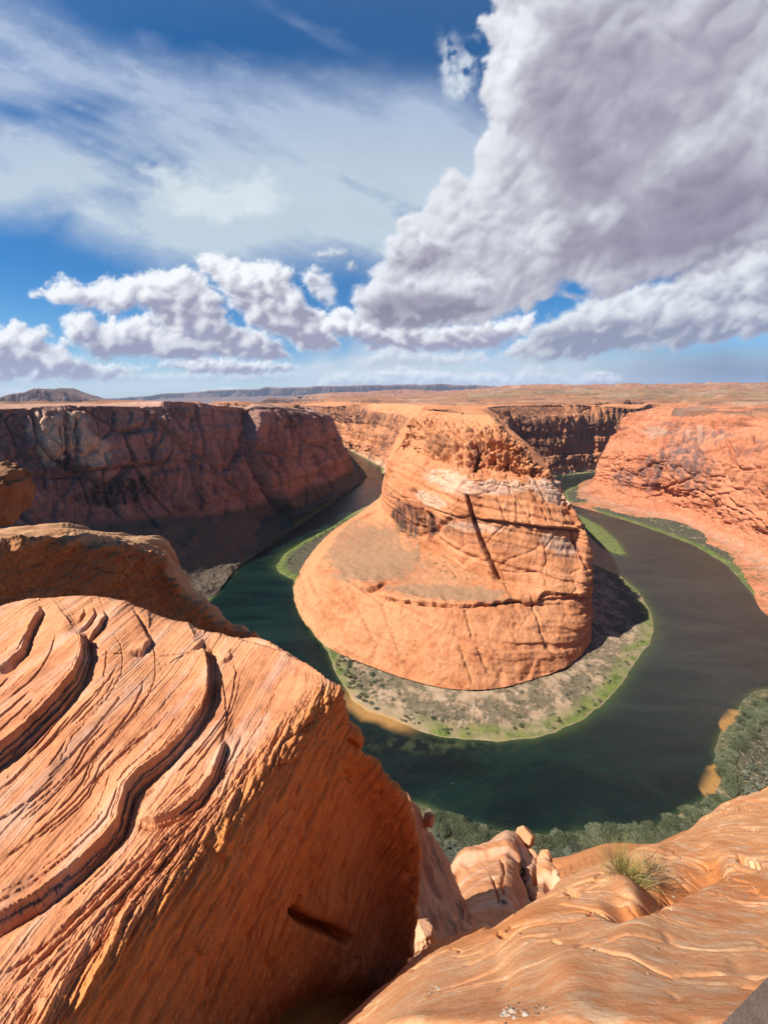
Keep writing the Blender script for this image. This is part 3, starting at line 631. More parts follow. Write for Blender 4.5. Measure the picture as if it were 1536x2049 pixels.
px,py=project(G);x,y,z=G[...,0],G[...,1],G[...,2];n=-normals(G)
if n[:, :,2].mean()<0: n=-n
cliff=sm(1.9,2.3,u)*sm(6.6,6.0,u);tal=sm(2.3,1.8,u)
al=-(x*LD[0]+y*LD[1]);ac=x*LN[0]+y*LN[1]
wa=14*fbm(x/60,y/60,z/70,3,200)
d=cliff*(7*fbm(x/95,y/95,z/260,4,201,.5,2.,1)+2.2*fbm((x+wa)/24,(y-wa)/24,z/60,4,202,.5,2.,1)+4*strata(z/22+1.2*fbm(x/80,y/80,z/50,3,203),204)+2.4*fbm(x/8,y/8,z/8,4,205,.55))
d*=1.0
lb=blocks((al+.35*z)/95+.35*noise(al/70,ac/70,z/90,65),ac/200,z/170,66,.05,cliff)
d+=cliff*(20*lb+7*blocks((al-.25*z)/38+.3*noise(al/30,ac/30,z/50,80),ac/60,z/75,81,.07,cliff)+3.2*blocks(al/15+.3*noise(al/12,ac/12,z/20,67),ac/15,z/34,68,.10,cliff))
d*=.8
d+=cliff*1.6*strata(z/6+1.*fbm(x/50,y/50,z/30,3,206),207)
d+=tal*(6*fbm(x/55,y/55,z/80,4,208,.5,2,1)+1.5*fbm(x/7,y/7,z/7,3,209))
d+=sm(5.7,6.3,u)*(2.5*fbm(x/25,y/25,z/8,4,210,.5,2,1))
vis=np.ones(x.shape,bool);cr=np.zeros(x.shape)
CR([(492,818),(498,850),(490,880),(500,920),(520,965),(550,1010),(572,1035)],5,26,2)
LG([(572,1035),(550,1010),(520,965),(500,920),(490,880),(498,850),(492,818)][::-1],30,90,3,3,0)
CR([(488,845),(478,900),(468,950),(460,990),(452,1025)],5,9,4)
LG([(100,958),(150,945),(200,938),(232,934),(300,924),(340,922)],11,40,2,2,6)
for pts in ([(312,830),(308,870),(305,920)],[(230,820),(225,860),(200,880)],[(130,850),(128,900),(133,940)],[(148,850),(150,900),(152,942)],[(385,830),(388,900),(415,970)],[(545,830),(560,880),(590,930)],[(590,840),(600,880),(625,930)],[(75,900),(90,940),(92,975)],[(620,835),(640,880),(660,920)],[(268,1000),(300,1040),(310,1055)],[(440,930),(420,960),(440,1000)]):
    CR(pts,3.2,7,3)
d-=cr
d*=1-.75*sm(5.5,6.0,u)
G=G+n*d[...,None]
pal=np.maximum.reduce([blob(105,880,28,55,8,.6),blob(180,905,38,35,0,.5),blob(150,870,30,50,0,.5),blob(75,850,20,30)])
vn=sm(.0,.28,fbm(x/60,y/60,z/150,5,221))*.6
vn=np.clip(np.maximum(vn,blob(240,985,90,28,-8))-1.1*pal,0,1)*cliff
strk=np.maximum.reduce([np.exp(-((px-132-.03*(py-850))/3.5)**2),np.exp(-((px-150)/3)**2),.7*np.exp(-((px-118)/2)**2)])*sm(830,850,py)*sm(945,930,py)
vn=np.maximum(vn,strk*.95)
soil=np.clip(tal+sm(60,35,z)*(u<3)+.0,0,1)
top=sm(6.0,6.4,u)
tg=tal*sm(.0,.4,fbm(x/30,y/30,z/60,4,223))*.35
msk=np.stack([vn*(1-top),soil*(1-top),tg+top*.12,np.clip(pal*cliff+top*.35,0,1)],-1).reshape(-1,4)
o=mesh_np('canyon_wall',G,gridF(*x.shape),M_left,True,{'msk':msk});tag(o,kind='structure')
# ---------------------------------------------------------------- right canyon wall
def colR(b,bench,foot,mid,rim,dirn,far=500):
    o=[b,bench,foot,mid,mid*.42+rim*.58+np.array([0,0,10]),rim];dd=np.array(dirn,float);dd/=np.linalg.norm(dd)
    for k in (40,160,far,1500):
        p=rim+np.array([dd[0],dd[1],0])*k;p[2]=mix(rim[2],zplat(p[0],p[1],False),min(1,k/160)) if k!=40 else rim[2]+6;o.append(p)
    return o
RC=[colR(W(1700,1620,0),W(1700,1590,6),W(1700,1560,30),W(1700,1500,130),W(1700,1430,245),(.0,-1)),
 colR(W(1150,1450,0),W(1160,1430,6),W(1170,1410,30),W(1200,1380,130),W(1250,1350,245),(.5,-1)),
 colR(Z(1195,957,0),W(850,1380,6),W(860,1375,20),W(900,1350,130),W(930,1340,245),(1,0)),
 colR(Z(1150,975,0),Z(1178,972,6),Z(1187,966,14),D(1206,905,1300),D(1258,828,1330),(1,.1)),
 colR(Z(1130,1003,0),Z(1172,992,6),Z(1215,976,16),D(1232,900,1220),D(1280,832,1290),(1,.1)),
 colR(Z(1200,1026,0),Z(1240,1012,8),Z(1268,995,20),D(1275,905,1090),D(1318,836,1200),(1,.1)),
 colR(Z(1250,1041,0),Z(1300,1028,8),Z(1330,1005,22),D(1335,915,1000),D(1358,838,1120),(1,0)),
 colR(Z(1320,1065,0),Z(1370,1042,8),Z(1395,1025,24),D(1395,925,920),D(1412,838,1040),(1,0)),
 colR(Z(1385,1090,0),Z(1430,1072,8),Z(1455,1050,28),D(1455,930,840),D(1470,842,960),(1,0)),
 colR(Z(1450,1128,0),Z(1495,1100,9),Z(1520,1080,28),D(1520,945,760),D(1532,846,880),(1,0)),
 colR(Z(1500,1182,0),Z(1550,1150,9),Z(1590,1120,28),D(1610,965,660),D(1630,850,780),(1,0)),
 colR(Z(1536,1232,0),Z(1600,1210,9),Z(1670,1170,28),D(1720,990,560),D(1740,856,660),(1,-.1)),
 colR(W(575,420,0),W(610,420,9),W(650,410,28),W(700,400,150),W(780,400,272),(1,-.2)),
 colR(W(530,340,0),W(570,320,9),W(600,310,28),W(650,280,150),W(720,250,285),(1,-.5))]
ctrl=np.array(RC).transpose(1,0,2)
G,u,v=loft_sharp(ctrl,(2,5),step=2.0,lo=2,hi=120)
print('right',G.shape)
px,py=project(G);x,y,z=G[...,0],G[...,1],G[...,2];n=normals(G)
if n[...,2].mean()<0: n=-n
cliff=sm(1.6,2.4,u)*sm(5.6,4.9,u);low=sm(3.4,2.2,u)
rb=blocks(x/40+.4*noise(x/30,y/30,z/30,69),y/40,z/55,70,.06,cliff)
rb2=blocks(x/95+.4*noise(x/70,y/70,z/70,82),y/95,z/80,83,.04,cliff)
d=cliff*(9*rb2+6*rb+4*fbm(x/90,y/90,z/110,4,301,.5,2.,1)+1.2*fbm(x/26,y/26,z/40,4,302,.5,2.,1)+2.0*strata(z/18+1.6*fbm(x/80,y/80,z/50,3,303),304)+1.0*fbm(x/8,y/8,z/8,4,305,.55))
d+=cliff*.8*strata((z+.1*y)/5+1.8*fbm(x/50,y/50,z/30,3,306),307)
d+=sm(.7,1.2,u)*low*2.5*blocks(x/16+.4*noise(x/9,y/9,z/9,92),y/16,z/10,93,.08,sm(.7,1.2,u)*low)
d+=low*sm(.8,2.,u)*(9*fbm(x/60,y/60,z/40,4,308,.5,2,2)+4*fbm(x/20,y/20,z/14,4,311,.5,2,2))
d+=sm(4.7,5.4,u)*(4*blocks(x/60+.4*noise(x/40,y/40,z/9,84),y/40,z/14,85,.06,sm(4.7,5.4,u))+5*fbm(x/60,y/60,z/12,4,310,.5,2,1)+3.2*strata(z/4+2*fbm(x/60,y/60,0*x,3,312),313)+1.6*fbm(x/10,y/10,z/4,4,314,.5,2,1))
cr=np.zeros(x.shape);vis=np.ones(x.shape,bool)
CR([(1327,893),(1322,920),(1318,950),(1320,980)],3,14,2);CR([(1338,912),(1328,925),(1320,945)],2,6,1)
CR([(1455,885),(1462,905),(1470,930)],3,9,2);CR([(1500,880),(1485,890),(1478,905)],8,20,2)
LG([(1536,905),(1500,908),(1470,905),(1440,900)],8,25,2,2,5)
CR([(1426,1005),(1420,1015),(1435,1010)],6,8,4);CR([(1530,1000),(1520,1020),(1536,1040)],4,10,3)
LG([(1260,905),(1215,930),(1200,925)],4,20,2)
d-=cr
G=G+n*d[...,None]
vn=np.maximum.reduce([.9*blob(1375,925,60,38,20,.8),.8*blob(1300,950,25,40,0,.8),.7*blob(1248,960,25,22,0,.9),.75*blob(1400,875,70,18,-5,.7),.6*blob(1330,860,40,14,0,.7),.5*blob(1500,900,40,20),.7*blob(1395,965,26,20,0,.8),.6*blob(1245,985,12,8)])
vn=np.clip(1.15*vn*sm(-.3,.05,fbm(x/20,y/20,z/20,5,321)),0,1)*cliff
pa=np.maximum(.8*blob(1410,870,45,16,0,.5)*sm(-.1,.2,noise(px/5,py/60,0*px,9)),.7*blob(1310,865,25,12))
sand=sm(2.1,1.2,u)*sm(.2,.8,u)
B=np.clip(sm(1.25,.3,u)*sm(-.35,.25,fbm(x/30,y/30,0*x,4,322)),0,1)
msk=np.stack([vn*(1-pa),sm(5.2,6.5,u)*.15,B,np.clip(pa+.85*sm(1.5,1.0,u)*sm(.3,.9,u)*sm(-.2,.2,fbm(x/14,y/14,0*x,5,324)),0,1)],-1).reshape(-1,4)
o=mesh_np('canyon_wall',G,gridF(*x.shape),M_wall,True,{'msk':msk});tag(o,kind='structure')
# ---------------------------------------------------------------- plateau out to the horizon
rim_poly=[(-560,3300),(-401,2900),(-230,2300),(-60,2040),(110,1850),(200,1500),(225,1200),(300,850),(270,500),(200,420),(0,450),(-60,700)]
naz,nr=900,620
az=np.radians(np.linspace(-62,62,naz));rr=np.concatenate([[60],np.exp(np.linspace(math.log(350),math.log(26000),nr-1))])
RR,AA=np.meshgrid(rr,az,indexing='ij');x=RR*np.sin(AA);y=RR*np.cos(AA)
z=zplat(x,y)
canyon=[(-700,-200),(-640,330),(-650,530),(-600,760),(-545,900),(-440,970),(-350,1050),(-310,1200),(-280,1450),(-420,1700),(-540,1980),(-900,2350),(-900,3500),(-500,3380),(-300,2950),(-140,2330),(-10,2060),(130,1900),(250,1560),(310,1560),(600,1620),(900,1700),(1330,1990),(1520,2050),(1520,1345),(1290,1290),(990,1330),(930,1290),(860,1200),(860,1130),(880,1050),(890,960),(880,880),(870,780),(860,660),(870,400),(820,200),(700,-200)]
dd=polyd(x,y,canyon,True)
z=np.where(dd>-5,-40,z-sm(-60,-5,dd)*6)
R_=.75*sm(.05,.2,fbm(x/350,y/200,0*x,5,401))*sm(9000,3000,RR);
azd=np.degrees(AA)
g=sm(2300,3000,RR)*sm(6500,4500,RR)*sm(4,14,azd)*.75*sm(-.4,.1,fbm(x/900,y/400,0*x,4,402))+.25*sm(0,.4,fbm(x/400,y/200,0*x,4,403))
pl=sm(.04,.2,fbm(x/500,y/260,0*x,5,404))*.75
msk=np.stack([R_,.15+0*x,g,pl],-1).reshape(-1,4)
o=mesh_np('plateau',np.stack([x,y,z],-1),gridF(nr,naz,True),M_plat,True,{'msk':msk});tag(o,kind='structure')
# ---------------------------------------------------------------- far mesas and hills
M_mesa=rock_mat('far_mesa_rock',160.,qn=(.0,.0,1.),qs=40.,bump=.02,line=.5,streak=True,**{**RED,'c_light':rgb(.30,.17,.13),'c_mid':rgb(.22,.125,.10),'c_dark':rgb(.12,.08,.07)})
def mesa(name,top,Y,zb,depth,seed,cliffh=.5,mat=M_mesa,am=1.):
    """top: skyline points of the photo; the rock stands Y metres away and depth metres deep"""
    X=[];Zt=[]
    for a,b in top: p=Dp(a,b,Y);X.append(p[0]);Zt.append(p[2])
    n_=700;xs=np.linspace(X[0],X[-1],n_);zt=np.interp(xs,X,Zt);mx=max(zt)-zb
    zt=zt+am*mx*(.06*fbm(xs/(mx*3),0*xs,0*xs,5,seed)+.03*strata(xs/(mx*.9),seed))
    prof=[(1.7,0),(1.2,.10),(.75,.28),(.42,.45),(.30,1-cliffh*.62),(.24,.93),(.18,1.),(-1,1.0),(-2.2,0.)]
    rows=[]
    for i in range(120):
        t=i/119*(len(prof)-1);k=min(int(t),len(prof)-2);f=t-k
        off=mix(prof[k][0],prof[k+1][0],f);hf=mix(prof[k][1],prof[k+1][1],f)
        zz=zb+(zt-zb)*hf
        yo=Y-off*depth+depth*.28*fbm(xs/(depth*1.9)+.5*noise(xs/depth,0*xs,0*xs,seed),0*xs,zz/(depth*3),6,seed+3,.55,2.2,1)*(1-abs(hf-.5))
        zz=zz+mx*.03*fbm(xs/(depth*.2),yo/(depth*.2),zz/mx,4,seed+5)*hf
        rows.append(np.stack([xs,yo,zz],-1))
    V=np.array(rows);o=mesh_np(name,V,gridF(120,n_,True),mat,True,{'msk':np.zeros((V.shape[0]*V.shape[1],4))+np.array([.1,0,.05,0])});tag(o,kind='structure')
mesa('distant_mesa',[(150,799),(250,796),(330,788),(400,783),(470,779),(520,778),(535,774),(550,777),(640,773),(700,772),(760,771),(870,768),(930,771),(1000,774),(1050,776),(1075,779),(1110,782),(1130,788)],20000,-150,1500,501,.8)
mesa('distant_mesa',[(1120,784),(1150,776),(1165,771),(1230,769),(1340,769),(1350,767),(1450,766),(1536,768),(1750,768)],24000,380,1500,511,.6)
mesa('hills',[(-90,803),(-20,800),(0,796),(20,789),(50,785),(72,777),(82,778),(100,783),(120,778),(135,783),(160,791),(190,798),(225,802)],6500,20,260,521,.1)
mesa('hills',[(505,812),(525,802),(540,795),(560,797),(600,800),(640,801),(690,800),(740,806),(760,812)],4300,120,300,531,.5)
mesa('hills',[(600,797),(680,787),(740,784),(800,779),(870,782),(930,787),(985,780),(1010,778),(1060,777),(1100,780),(1160,786),(1220,792)],11000,250,900,541,.3,M_plat)
mesa('hills',[(1080,790),(1180,784),(1250,779),(1330,777),(1420,779),(1490,775),(1600,777),(1750,777)],7500,300,500,551,.4,M_plat)
# ---------------------------------------------------------------- river banks and water
inner=[Zp(*p,0)[:2] for p in [(640,874),(700,902),(733,919),(764,938)]]+[(-8,1300)]+[Zp(*p,0)[:2] for p in [(758,1001),(728,1016),(700,1030),(668,1052),(640,1066),(600,1088),(570,1108),(552,1133),(560,1146),(588,1160),(590,1195),(599,1228),(629,1270),(655,1303),(668,1335),(686,1372),(706,1400),(738,1424),(760,1430),(790,1441),(820,1452),(848,1466),(890,1475),(930,1480),(1000,1483),(1060,1477),(1110,1464),(1160,1441),(1200,1413),(1240,1372),(1272,1322),(1298,1288),(1307,1255),(1298,1218),(1276,1182),(1240,1153),(1195,1132)]]+[(365,700),(385,745),(420,800),(480,900)]+[Zp(*p,0)[:2] for p in [(1140,1024),(1119,1000)]]+[(500,1250),(560,1380)]+[Zp(*p,0)[:2] for p in [(1115,952),(1150,949),(1185,945),(1215,942),(1250,939)]]+[(1250,1760),(1750,1860)]
outer=[(1750,1650),(1150,1480)]+[Zp(*p,0)[:2] for p in [(1196,957),(1170,968),(1140,976),(1122,988),(1132,1004),(1165,1014),(1200,1026),(1250,1041),(1320,1065),(1385,1090),(1450,1128),(1500,1182),(1536,1232)]]+[(572,420),(545,365),(480,338)]+[Zp(*p,0)[:2] for p in [(1536,1380),(1500,1388),(1480,1412),(1478,1440),(1440,1470),(1425,1500),(1440,1530),(1445,1560),(1425,1590),(1395,1608),(1330,1648),(1270,1662),(1200,1664),(1100,1672),(1050,1678),(1000,1662),(940,1655),(900,1640),(850,1612)]]+[(-30,225),(-120,250),(-200,320),(-240,400),(-270,470)]+[Zp(*p,0)[:2] for p in [(432,1190),(455,1160),(490,1125),(535,1093),(565,1073),(600,1050),(650,1016),(700,982),(722,966),(735,955),(730,945),(718,930),(705,915),(690,905),(650,885),(600,868)]]
river=[tuple(p) for p in inner]+[tuple(p) for p in outer]
spit=[tuple(Zp(*p,0)[:2]) for p in [(1140,1023),(1165,1034),(1200,1052),(1232,1080),(1252,1108),(1240,1110),(1225,1105),(1200,1094),(1180,1074),(1160,1052),(1148,1040)]]
naz,nr=960,760
az=np.radians(np.linspace(-56,60,naz));rr=np.exp(np.linspace(math.log(120),math.log(3600),nr))
RR,AA=np.meshgrid(rr,az,indexing='ij');x=RR*np.sin(AA);y=RR*np.cos(AA)
wx=2.2*fbm(x/18,y/18,0*x,4,601);wy=2.2*fbm(x/18,y/18,0*x+5,4,602)
wx=wx+3.5*fbm(x/45,y/45,0*x,3,620);wy=wy+3.5*fbm(x/45,y/45,0*x+5,3,621)
dw=polyd(x+wx,y+wy,river,True)                 # >0 in the water
ds=polyd(x+wx,y+wy,spit,True);dw=np.minimum(dw,-ds)
px,py=project(np.stack([x,y,0*x],-1))
dist=-dw
hz=np.where(dist>0,.25+.11*np.minimum(dist,14)+.07*np.clip(dist-14,0,60)+.5*sm(2,12,dist)*fbm(x/11,y/11,0*x,5,603),dist*.35)
hz=np.minimum(hz,np.where(ds>-3,1.2,99))
ob,_=polyd(x,y,[tuple(p) for p in outer]);ib,_=polyd(x,y,[tuple(p) for p in inner]);inn=ib<ob
peb=fbm(x/6,y/6,0*x,5,604)
# R grass fringe, G brush, B bare sand, A drowned weed
fr=np.clip(sm(-1,1.5,dist)*sm(20,8,dist+6*fbm(x/30,y/30,0*x,4,605))*(.35+.65*sm(-.3,.2,fbm(x/20,y/20,0*x,4,606))),0,1)
sandspot=sm(110,40,np.hypot(px-760,(py-1420)*1.3))
fr=fr*(1-.75*sandspot*inn)*np.where(inn|(px<1560)&(py<1300),1,.25)
bb=fbm(x/24,y/24,0*x,5,607,.6)+.55*fbm(x/5,y/5,0*x,4,608,.6)
brush=np.clip(sm(5,16,dist)*sm(-.10,.12,bb+.25*(~inn)+.10*sm(60,25,dist)*sm(8,20,dist)),0,1)
brush=np.where(inn,brush*(.7+.3*sm(.0,.3,peb)),np.maximum(brush,.95*sm(-1.5,.5,dist)*sm(75,55,dist+20*fbm(x/30,y/30,0*x,3,609))*sm(-.35,.0,bb)))
lft=sm(730,690,px)*sm(1200,1150,py)*inn
brush=np.maximum(brush,lft*sm(4,9,dist));fr=np.maximum(fr,lft*sm(10,6,dist)*sm(-1,1,dist))
brush=np.where((~inn)&(px<735)&(x<0),1.,brush)
brush=np.where(ds>-3,.5,brush);fr=np.where(ds>-2,.8,fr)
s=NT('river_bank');p=s.pos();R,Gc,B,A=s.attr('msk')
n1=s.noise(s.scalev(p,(.09,)*3),1.,8,.62);n2=s.noise(s.scalev(p,(.6,)*3),1.,6,.7);n3=s.noise(s.scalev(p,(.25,)*3),1.,4,.6)
col=s.ramp(n1,[(.32,(.22,.145,.09)),(.5,(.31,.215,.135)),(.68,(.39,.285,.185))])
col=s.mixc(s.math('MULTIPLY',Gc,s.mapr(n2,.34,.46),clamp=True),col,s.mixc(s.mapr(n3,.35,.65),(.075,.072,.046,1),(.026,.032,.018,1)))
col=s.mixc(s.math('MULTIPLY',R,s.mapr(n2,.30,.5,.35,1)),col,s.mixc(s.mapr(n1,.4,.6),(.115,.15,.03,1),(.055,.085,.018,1)))
col=s.mixc(B,col,(.36,.21,.09,1))
M_bank=s.finish(col,.95,s.math('ADD',n1,s.math('MULTIPLY',n2,.5)),1.2,.8,.1)
msk=np.stack([fr,brush,sandspot*inn*sm(4,0,np.abs(dist))*.9,0*fr],-1).reshape(-1,4)
o=mesh_np('river_bank',np.stack([x,y,hz],-1),gridF(nr,naz,True),M_bank,True,{'msk':msk});tag(o,kind='structure')
# water: colour follows depth over the shallows
dn=dw+2.6*fbm(x/9,y/9,0*x,4,622);dw0=dw;dw=np.where(dw>0,np.maximum(dn,.0),dw)
sh=np.exp(-np.maximum(dw,0)/5.5)*sm(-40,10,px*0+40)
shin=np.where(inn,np.exp(-(np.maximum(dw,0)/ (2.6+4.5*sm(950,1250,px)+9*sm(640,560,px)*sm(1200,1100,py)))**1.3),np.exp(-(np.maximum(dw,0)/2.5)**1.2))
weed=np.clip(np.exp(-(((px-880)/130)**2+((py-1490)/16)**2))*sm(-.1,.2,fbm(x/9,y/9,0*x,5,611))+.8*np.exp(-(((px-1310)/26)**2+((py-1260)/22)**2))*sm(-.05,.2,fbm(x/7,y/7,0*x,5,612)),0,1)
sandy=np.maximum(sandspot*inn*sm(15,5,dw+3*fbm(x/15,y/15,0*x,3,613)),np.maximum(sm(30,25,np.hypot((px-1425),(py-1565)*.8)+9*fbm(x/6,y/6,0*x,4,630)),.9*sm(30,24,np.hypot((px-1465),(py-1450)*.9)+9*fbm(x/6,y/6,0*x,4,631)))*(~inn)*sm(12,4,dw))
murk=sm(980,1330,px)*sm(1640,1330,py)
brown=sm(1200,1330,px)*sm(1330,1180,py)*sm(-.3,.2,strk if 0 else fbm(x/160,y/160,0*x,4,615)+.15)
strk=fbm(x/120+.6*noise(x/200,y/200,0*x,3),y/25,0*x,5,614)
s=NT('river_water');p=s.pos();R,Gc,B,A=s.attr('msk')
w1=s.noise(s.scalev(p,(.02,.05,.05)),1.,5,.6)
deep=s.mixc(s.mapr(w1,.35,.7),(.0008,.0048,.0040,1),(.0016,.0095,.0075,1))
w5=s.noise(s.scalev(p,(.006,.022,.02)),1.,7,.65,.8)
deep=s.mixc(s.mapr(w5,.42,.66),deep,(.0035,.016,.011,1))
deep=s.mixc(s.mapr(w5,.55,.75,0,.5),deep,(.008,.013,.010,1))
deep=s.mixc(A,deep,s.mixc(s.mapr(w5,.35,.65),(.012,.020,.018,1),(.021,.029,.025,1)))
col=s.mixc(s.math('MULTIPLY',R,1.,clamp=True),deep,(.045,.066,.02,1))
col=s.mixc(s.math('MULTIPLY',Gc,.8),col,(.055,.065,.028,1))
col=s.mixc(B,col,(.30,.16,.05,1))
rip=s.math('ADD',s.noise(s.scalev(p,(.35,.35,.35)),1.,6,.7,.6),s.math('MULTIPLY',s.noise(s.scalev(p,(.07,.07,.07)),1.,6,.65,.8),2.2))
w6=s.noise(s.scalev(p,(.012,.03,.02)),1.,6,.7,1.2)
M_water=s.finish(col,s.mapr(w6,.35,.65,.03,.22),rip,.9,.8,.5,IOR=1.33)
msk=np.stack([np.clip(shin*.75+.15*np.clip(strk,0,1)*(px<640),0,1),weed*.8,np.clip(sandy,0,1),np.clip(murk*.8+.3*murk*strk+.12*sm(1000,1300,px)+.05*np.clip(strk,0,1),0,1)],-1).reshape(-1,4)
keep=dw0>-30
F=gridF(nr,naz,True);km=keep.reshape(-1);F=F[km[F].any(1)]
o=mesh_np('river',np.stack([x,y,0*x],-1),F,M_water,True,{'msk':msk});tag(o,kind='structure')
# ---------------------------------------------------------------- slope below the viewpoint
FORE=dict(c_light=rgb(1.,.50,.23),c_mid=rgb(1.,.42,.165),c_dark=rgb(.82,.30,.11),c_varn_shade=rgb(.12,.06,.04),c_soil_bounce=rgb(.84,.30,.09),c_pale=rgb(1.,.68,.40))
M_slope=rock_mat('slope_sandstone',4.,qn=(.2,.1,1.),qs=1.2,bump=.06,line=.3,streak=False,**FORE)
M_spur=rock_mat('spur_sandstone',3.5,qn=(.1,-.25,1.),qs=1.6,bump=.05,line=.35,streak=False,**{**FORE,'c_light':rgb(.86,.42,.205),'c_mid':rgb(.72,.32,.15),'c_pale':rgb(.92,.58,.38)})
M_fore=rock_mat('rim_sandstone',.16,qn=(.35,-.45,1.),qs=.4,bump=.05,line=.04,layc=.05,fineb=.8,mottle=.45,jb=.0,streak=False,**FORE)
M_boul=rock_mat('boulder_sandstone',.22,qn=(.743,-.06,-.667),qs=.06,bump=.10,line=.22,layc=.45,fineb=.4,streak=False,**{**FORE,'c_light':rgb(.96,.43,.20),'c_mid':rgb(.82,.32,.14),'c_dark':rgb(.38,.15,.07),'c_soil_bounce':rgb(1.,.34,.075),'c_varn_shade':rgb(.16,.05,.02),'c_pale':rgb(.80,.54,.40)})  # soil slot: orange of light bounced off the ground, painted on the side
st=[(500,1960),(700,1900),(820,1860),(900,1850),(960,1790),(1030,1760),(1060,1736),(1100,1722),(1140,1714),(1180,1700),(1215,1690),(1260,1690),(1310,1690),(1360,1668),(1400,1655),(1450,1625),(1500,1600),(1536,1585),(1620,1530),(1700,1480),(1800,1440)]
rows=[]
for (a,b) in st:
    w=[Z(a,b-4,3),Z(a,b,12)]
    deep_=sm(1140,1095,a)
    for dy,zz,zd in ((9,50,22),(24,130,40),(54,205,70),(110,258,100),(200,285,140),(330,295,190)): w.append(Z(a,b+dy,mix(zz,zd,deep_)))
    rows.append(w)
G,u,v=loft(np.array(rows).transpose(1,0,2),step=2.4,lo=6,hi=60)
x,y,z=G[...,0],G[...,1],G[...,2];n=normals(G)
if n[...,2].mean()<0:n=-n
d=(3*fbm(x/30,y/30,z/40,5,701,.5,2,1)+2.5*fbm(x/9,y/9,z/9,5,702,.6)-3)*sm(0.8,1.8,u)*sm(7,4,u)
G=G+n*d[...,None]
B=sm(.15,.4,fbm(x/5,y/5,z/5,4,703))*.5*sm(3,1,u)
o=mesh_np('hillside',G,gridF(*x.shape),M_slope,True,{'msk':np.stack([0*B,.5+0*B,B,0*B],-1).reshape(-1,4)});tag(o,kind='structure')
# banded spur
sp=[(880,1790,60),(905,1750,66),(925,1716,70),(950,1702,73),(975,1687,76),(1000,1670,78),(1014,1662,79),(1030,1668,80),(1046,1694,79),(1066,1712,76),(1088,1716,73),(1104,1738,70),(1122,1752,66)]
rows=[]
for i,(a,b,t) in enumerate(sp):
    e=[0,.0,.35,.8,1,1,1,1,.95,.8,.6,.3,0][i]
    c=T(a,b,t);w=[c+np.array([0,14,-75.]),c+np.array([0,5,-14.]),c]
    for k,(dy,dt) in enumerate(((35,-8),(75,-16),(120,-24),(170,-31),(240,-38))):
        w.append(T(a+(1000-a)*-.10*k*(1-e),b+dy+(1-e)*30,t+dt-(1-e)*-3))
    rows.append(w)
G,u,v=loft(np.array(rows).transpose(1,0,2),step=1.7,lo=6,hi=90)
x,y,z=G[...,0],G[...,1],G[...,2];n=normals(G);px,py=project(G)
if n[...,2].mean()<0:n=-n
d=.9*fbm(x/9,y/9,z/9,4,711)+.6*strata((z-.35*y)/3.+1.*fbm(x/14,y/14,z/14,3,712),713,.6)+.25*fbm(x/4,y/4,z/12,4,714,.5,2,1)+.12*fbm(x,y,z,4,715)
cr=np.zeros(x.shape);vis=np.ones(x.shape,bool)
CR([(1000,1715),(1008,1745),(1002,1770),(1010,1800)],2,1.2);CR([(1035,1690),(1044,1730),(1058,1770),(1066,1800)],3,2.4);CR([(985,1760),(995,1790),(1000,1815)],2,1.);CR([(1076,1700),(1074,1730),(1068,1760)],3,2.)
d-=cr
G=G+n*d[...,None]
B=np.clip(cr/1.5,0,1)*sm(-.1,.2,noise(x/2,y/2,z/2,5))
pa=sm(.05,.2,strata((z-.35*y)/1.6+1.*fbm(x/14,y/14,z/14,3,712),716,.5))*.7
o=mesh_np('rock_spur',G,gridF(*x.shape),M_spur,True,{'msk':np.stack([0*B,0*B,B,pa],-1).reshape(-1,4)});tag(o,kind='structure')
# cleft slabs left of it
sp=[(700,1560,40),(780,1585,42),(812,1600,43),(828,1612,44),(842,1632,45),(856,1655,45),(870,1672,45),(886,1700,44),(902,1735,42),(918,1775,40),(932,1815,37),(944,1850,34),(958,1880,32)]
rows=[]
for i,(a,b,t) in enumerate(sp):
    c=T(a,b,t);w=[c+np.array([8,10,-70.]),c+np.array([3,2,-12.]),c]
    for k,(dy,dt) in enumerate(((50,-4),(110,-9),(170,-14),(250,-19),(330,-22))): w.append(T(a-14*k,b+dy,t+dt))
    rows.append(w)
G,u,v=loft(np.array(rows).transpose(1,0,2),step=1.7,lo=6,hi=90)
x,y,z=G[...,0],G[...,1],G[...,2];n=normals(G);px,py=project(G)
if n[...,2].mean()<0:n=-n
qq=(x*.8+y*.25+z*.1)
d=1.2*fbm(x/6,y/6,z/6,4,721)+1.0*strata(qq/2.2+.8*fbm(x/9,y/9,z/9,3,722),723,.5)+.7*fbm(qq/1.1,y/7,z/7,4,724,.5,2,1)+.2*fbm(x*1.3,y*1.3,z*1.3,4,725)
G=G+n*d[...,None]
R_=sm(.1,.4,fbm(x/3,y/3,z/3,4,726))*.5
o=mesh_np('cliff',G,gridF(*x.shape),M_spur,True,{'msk':np.stack([R_,0*R_,R_*.3,.25+0*R_],-1).reshape(-1,4)});tag(o,kind='structure')
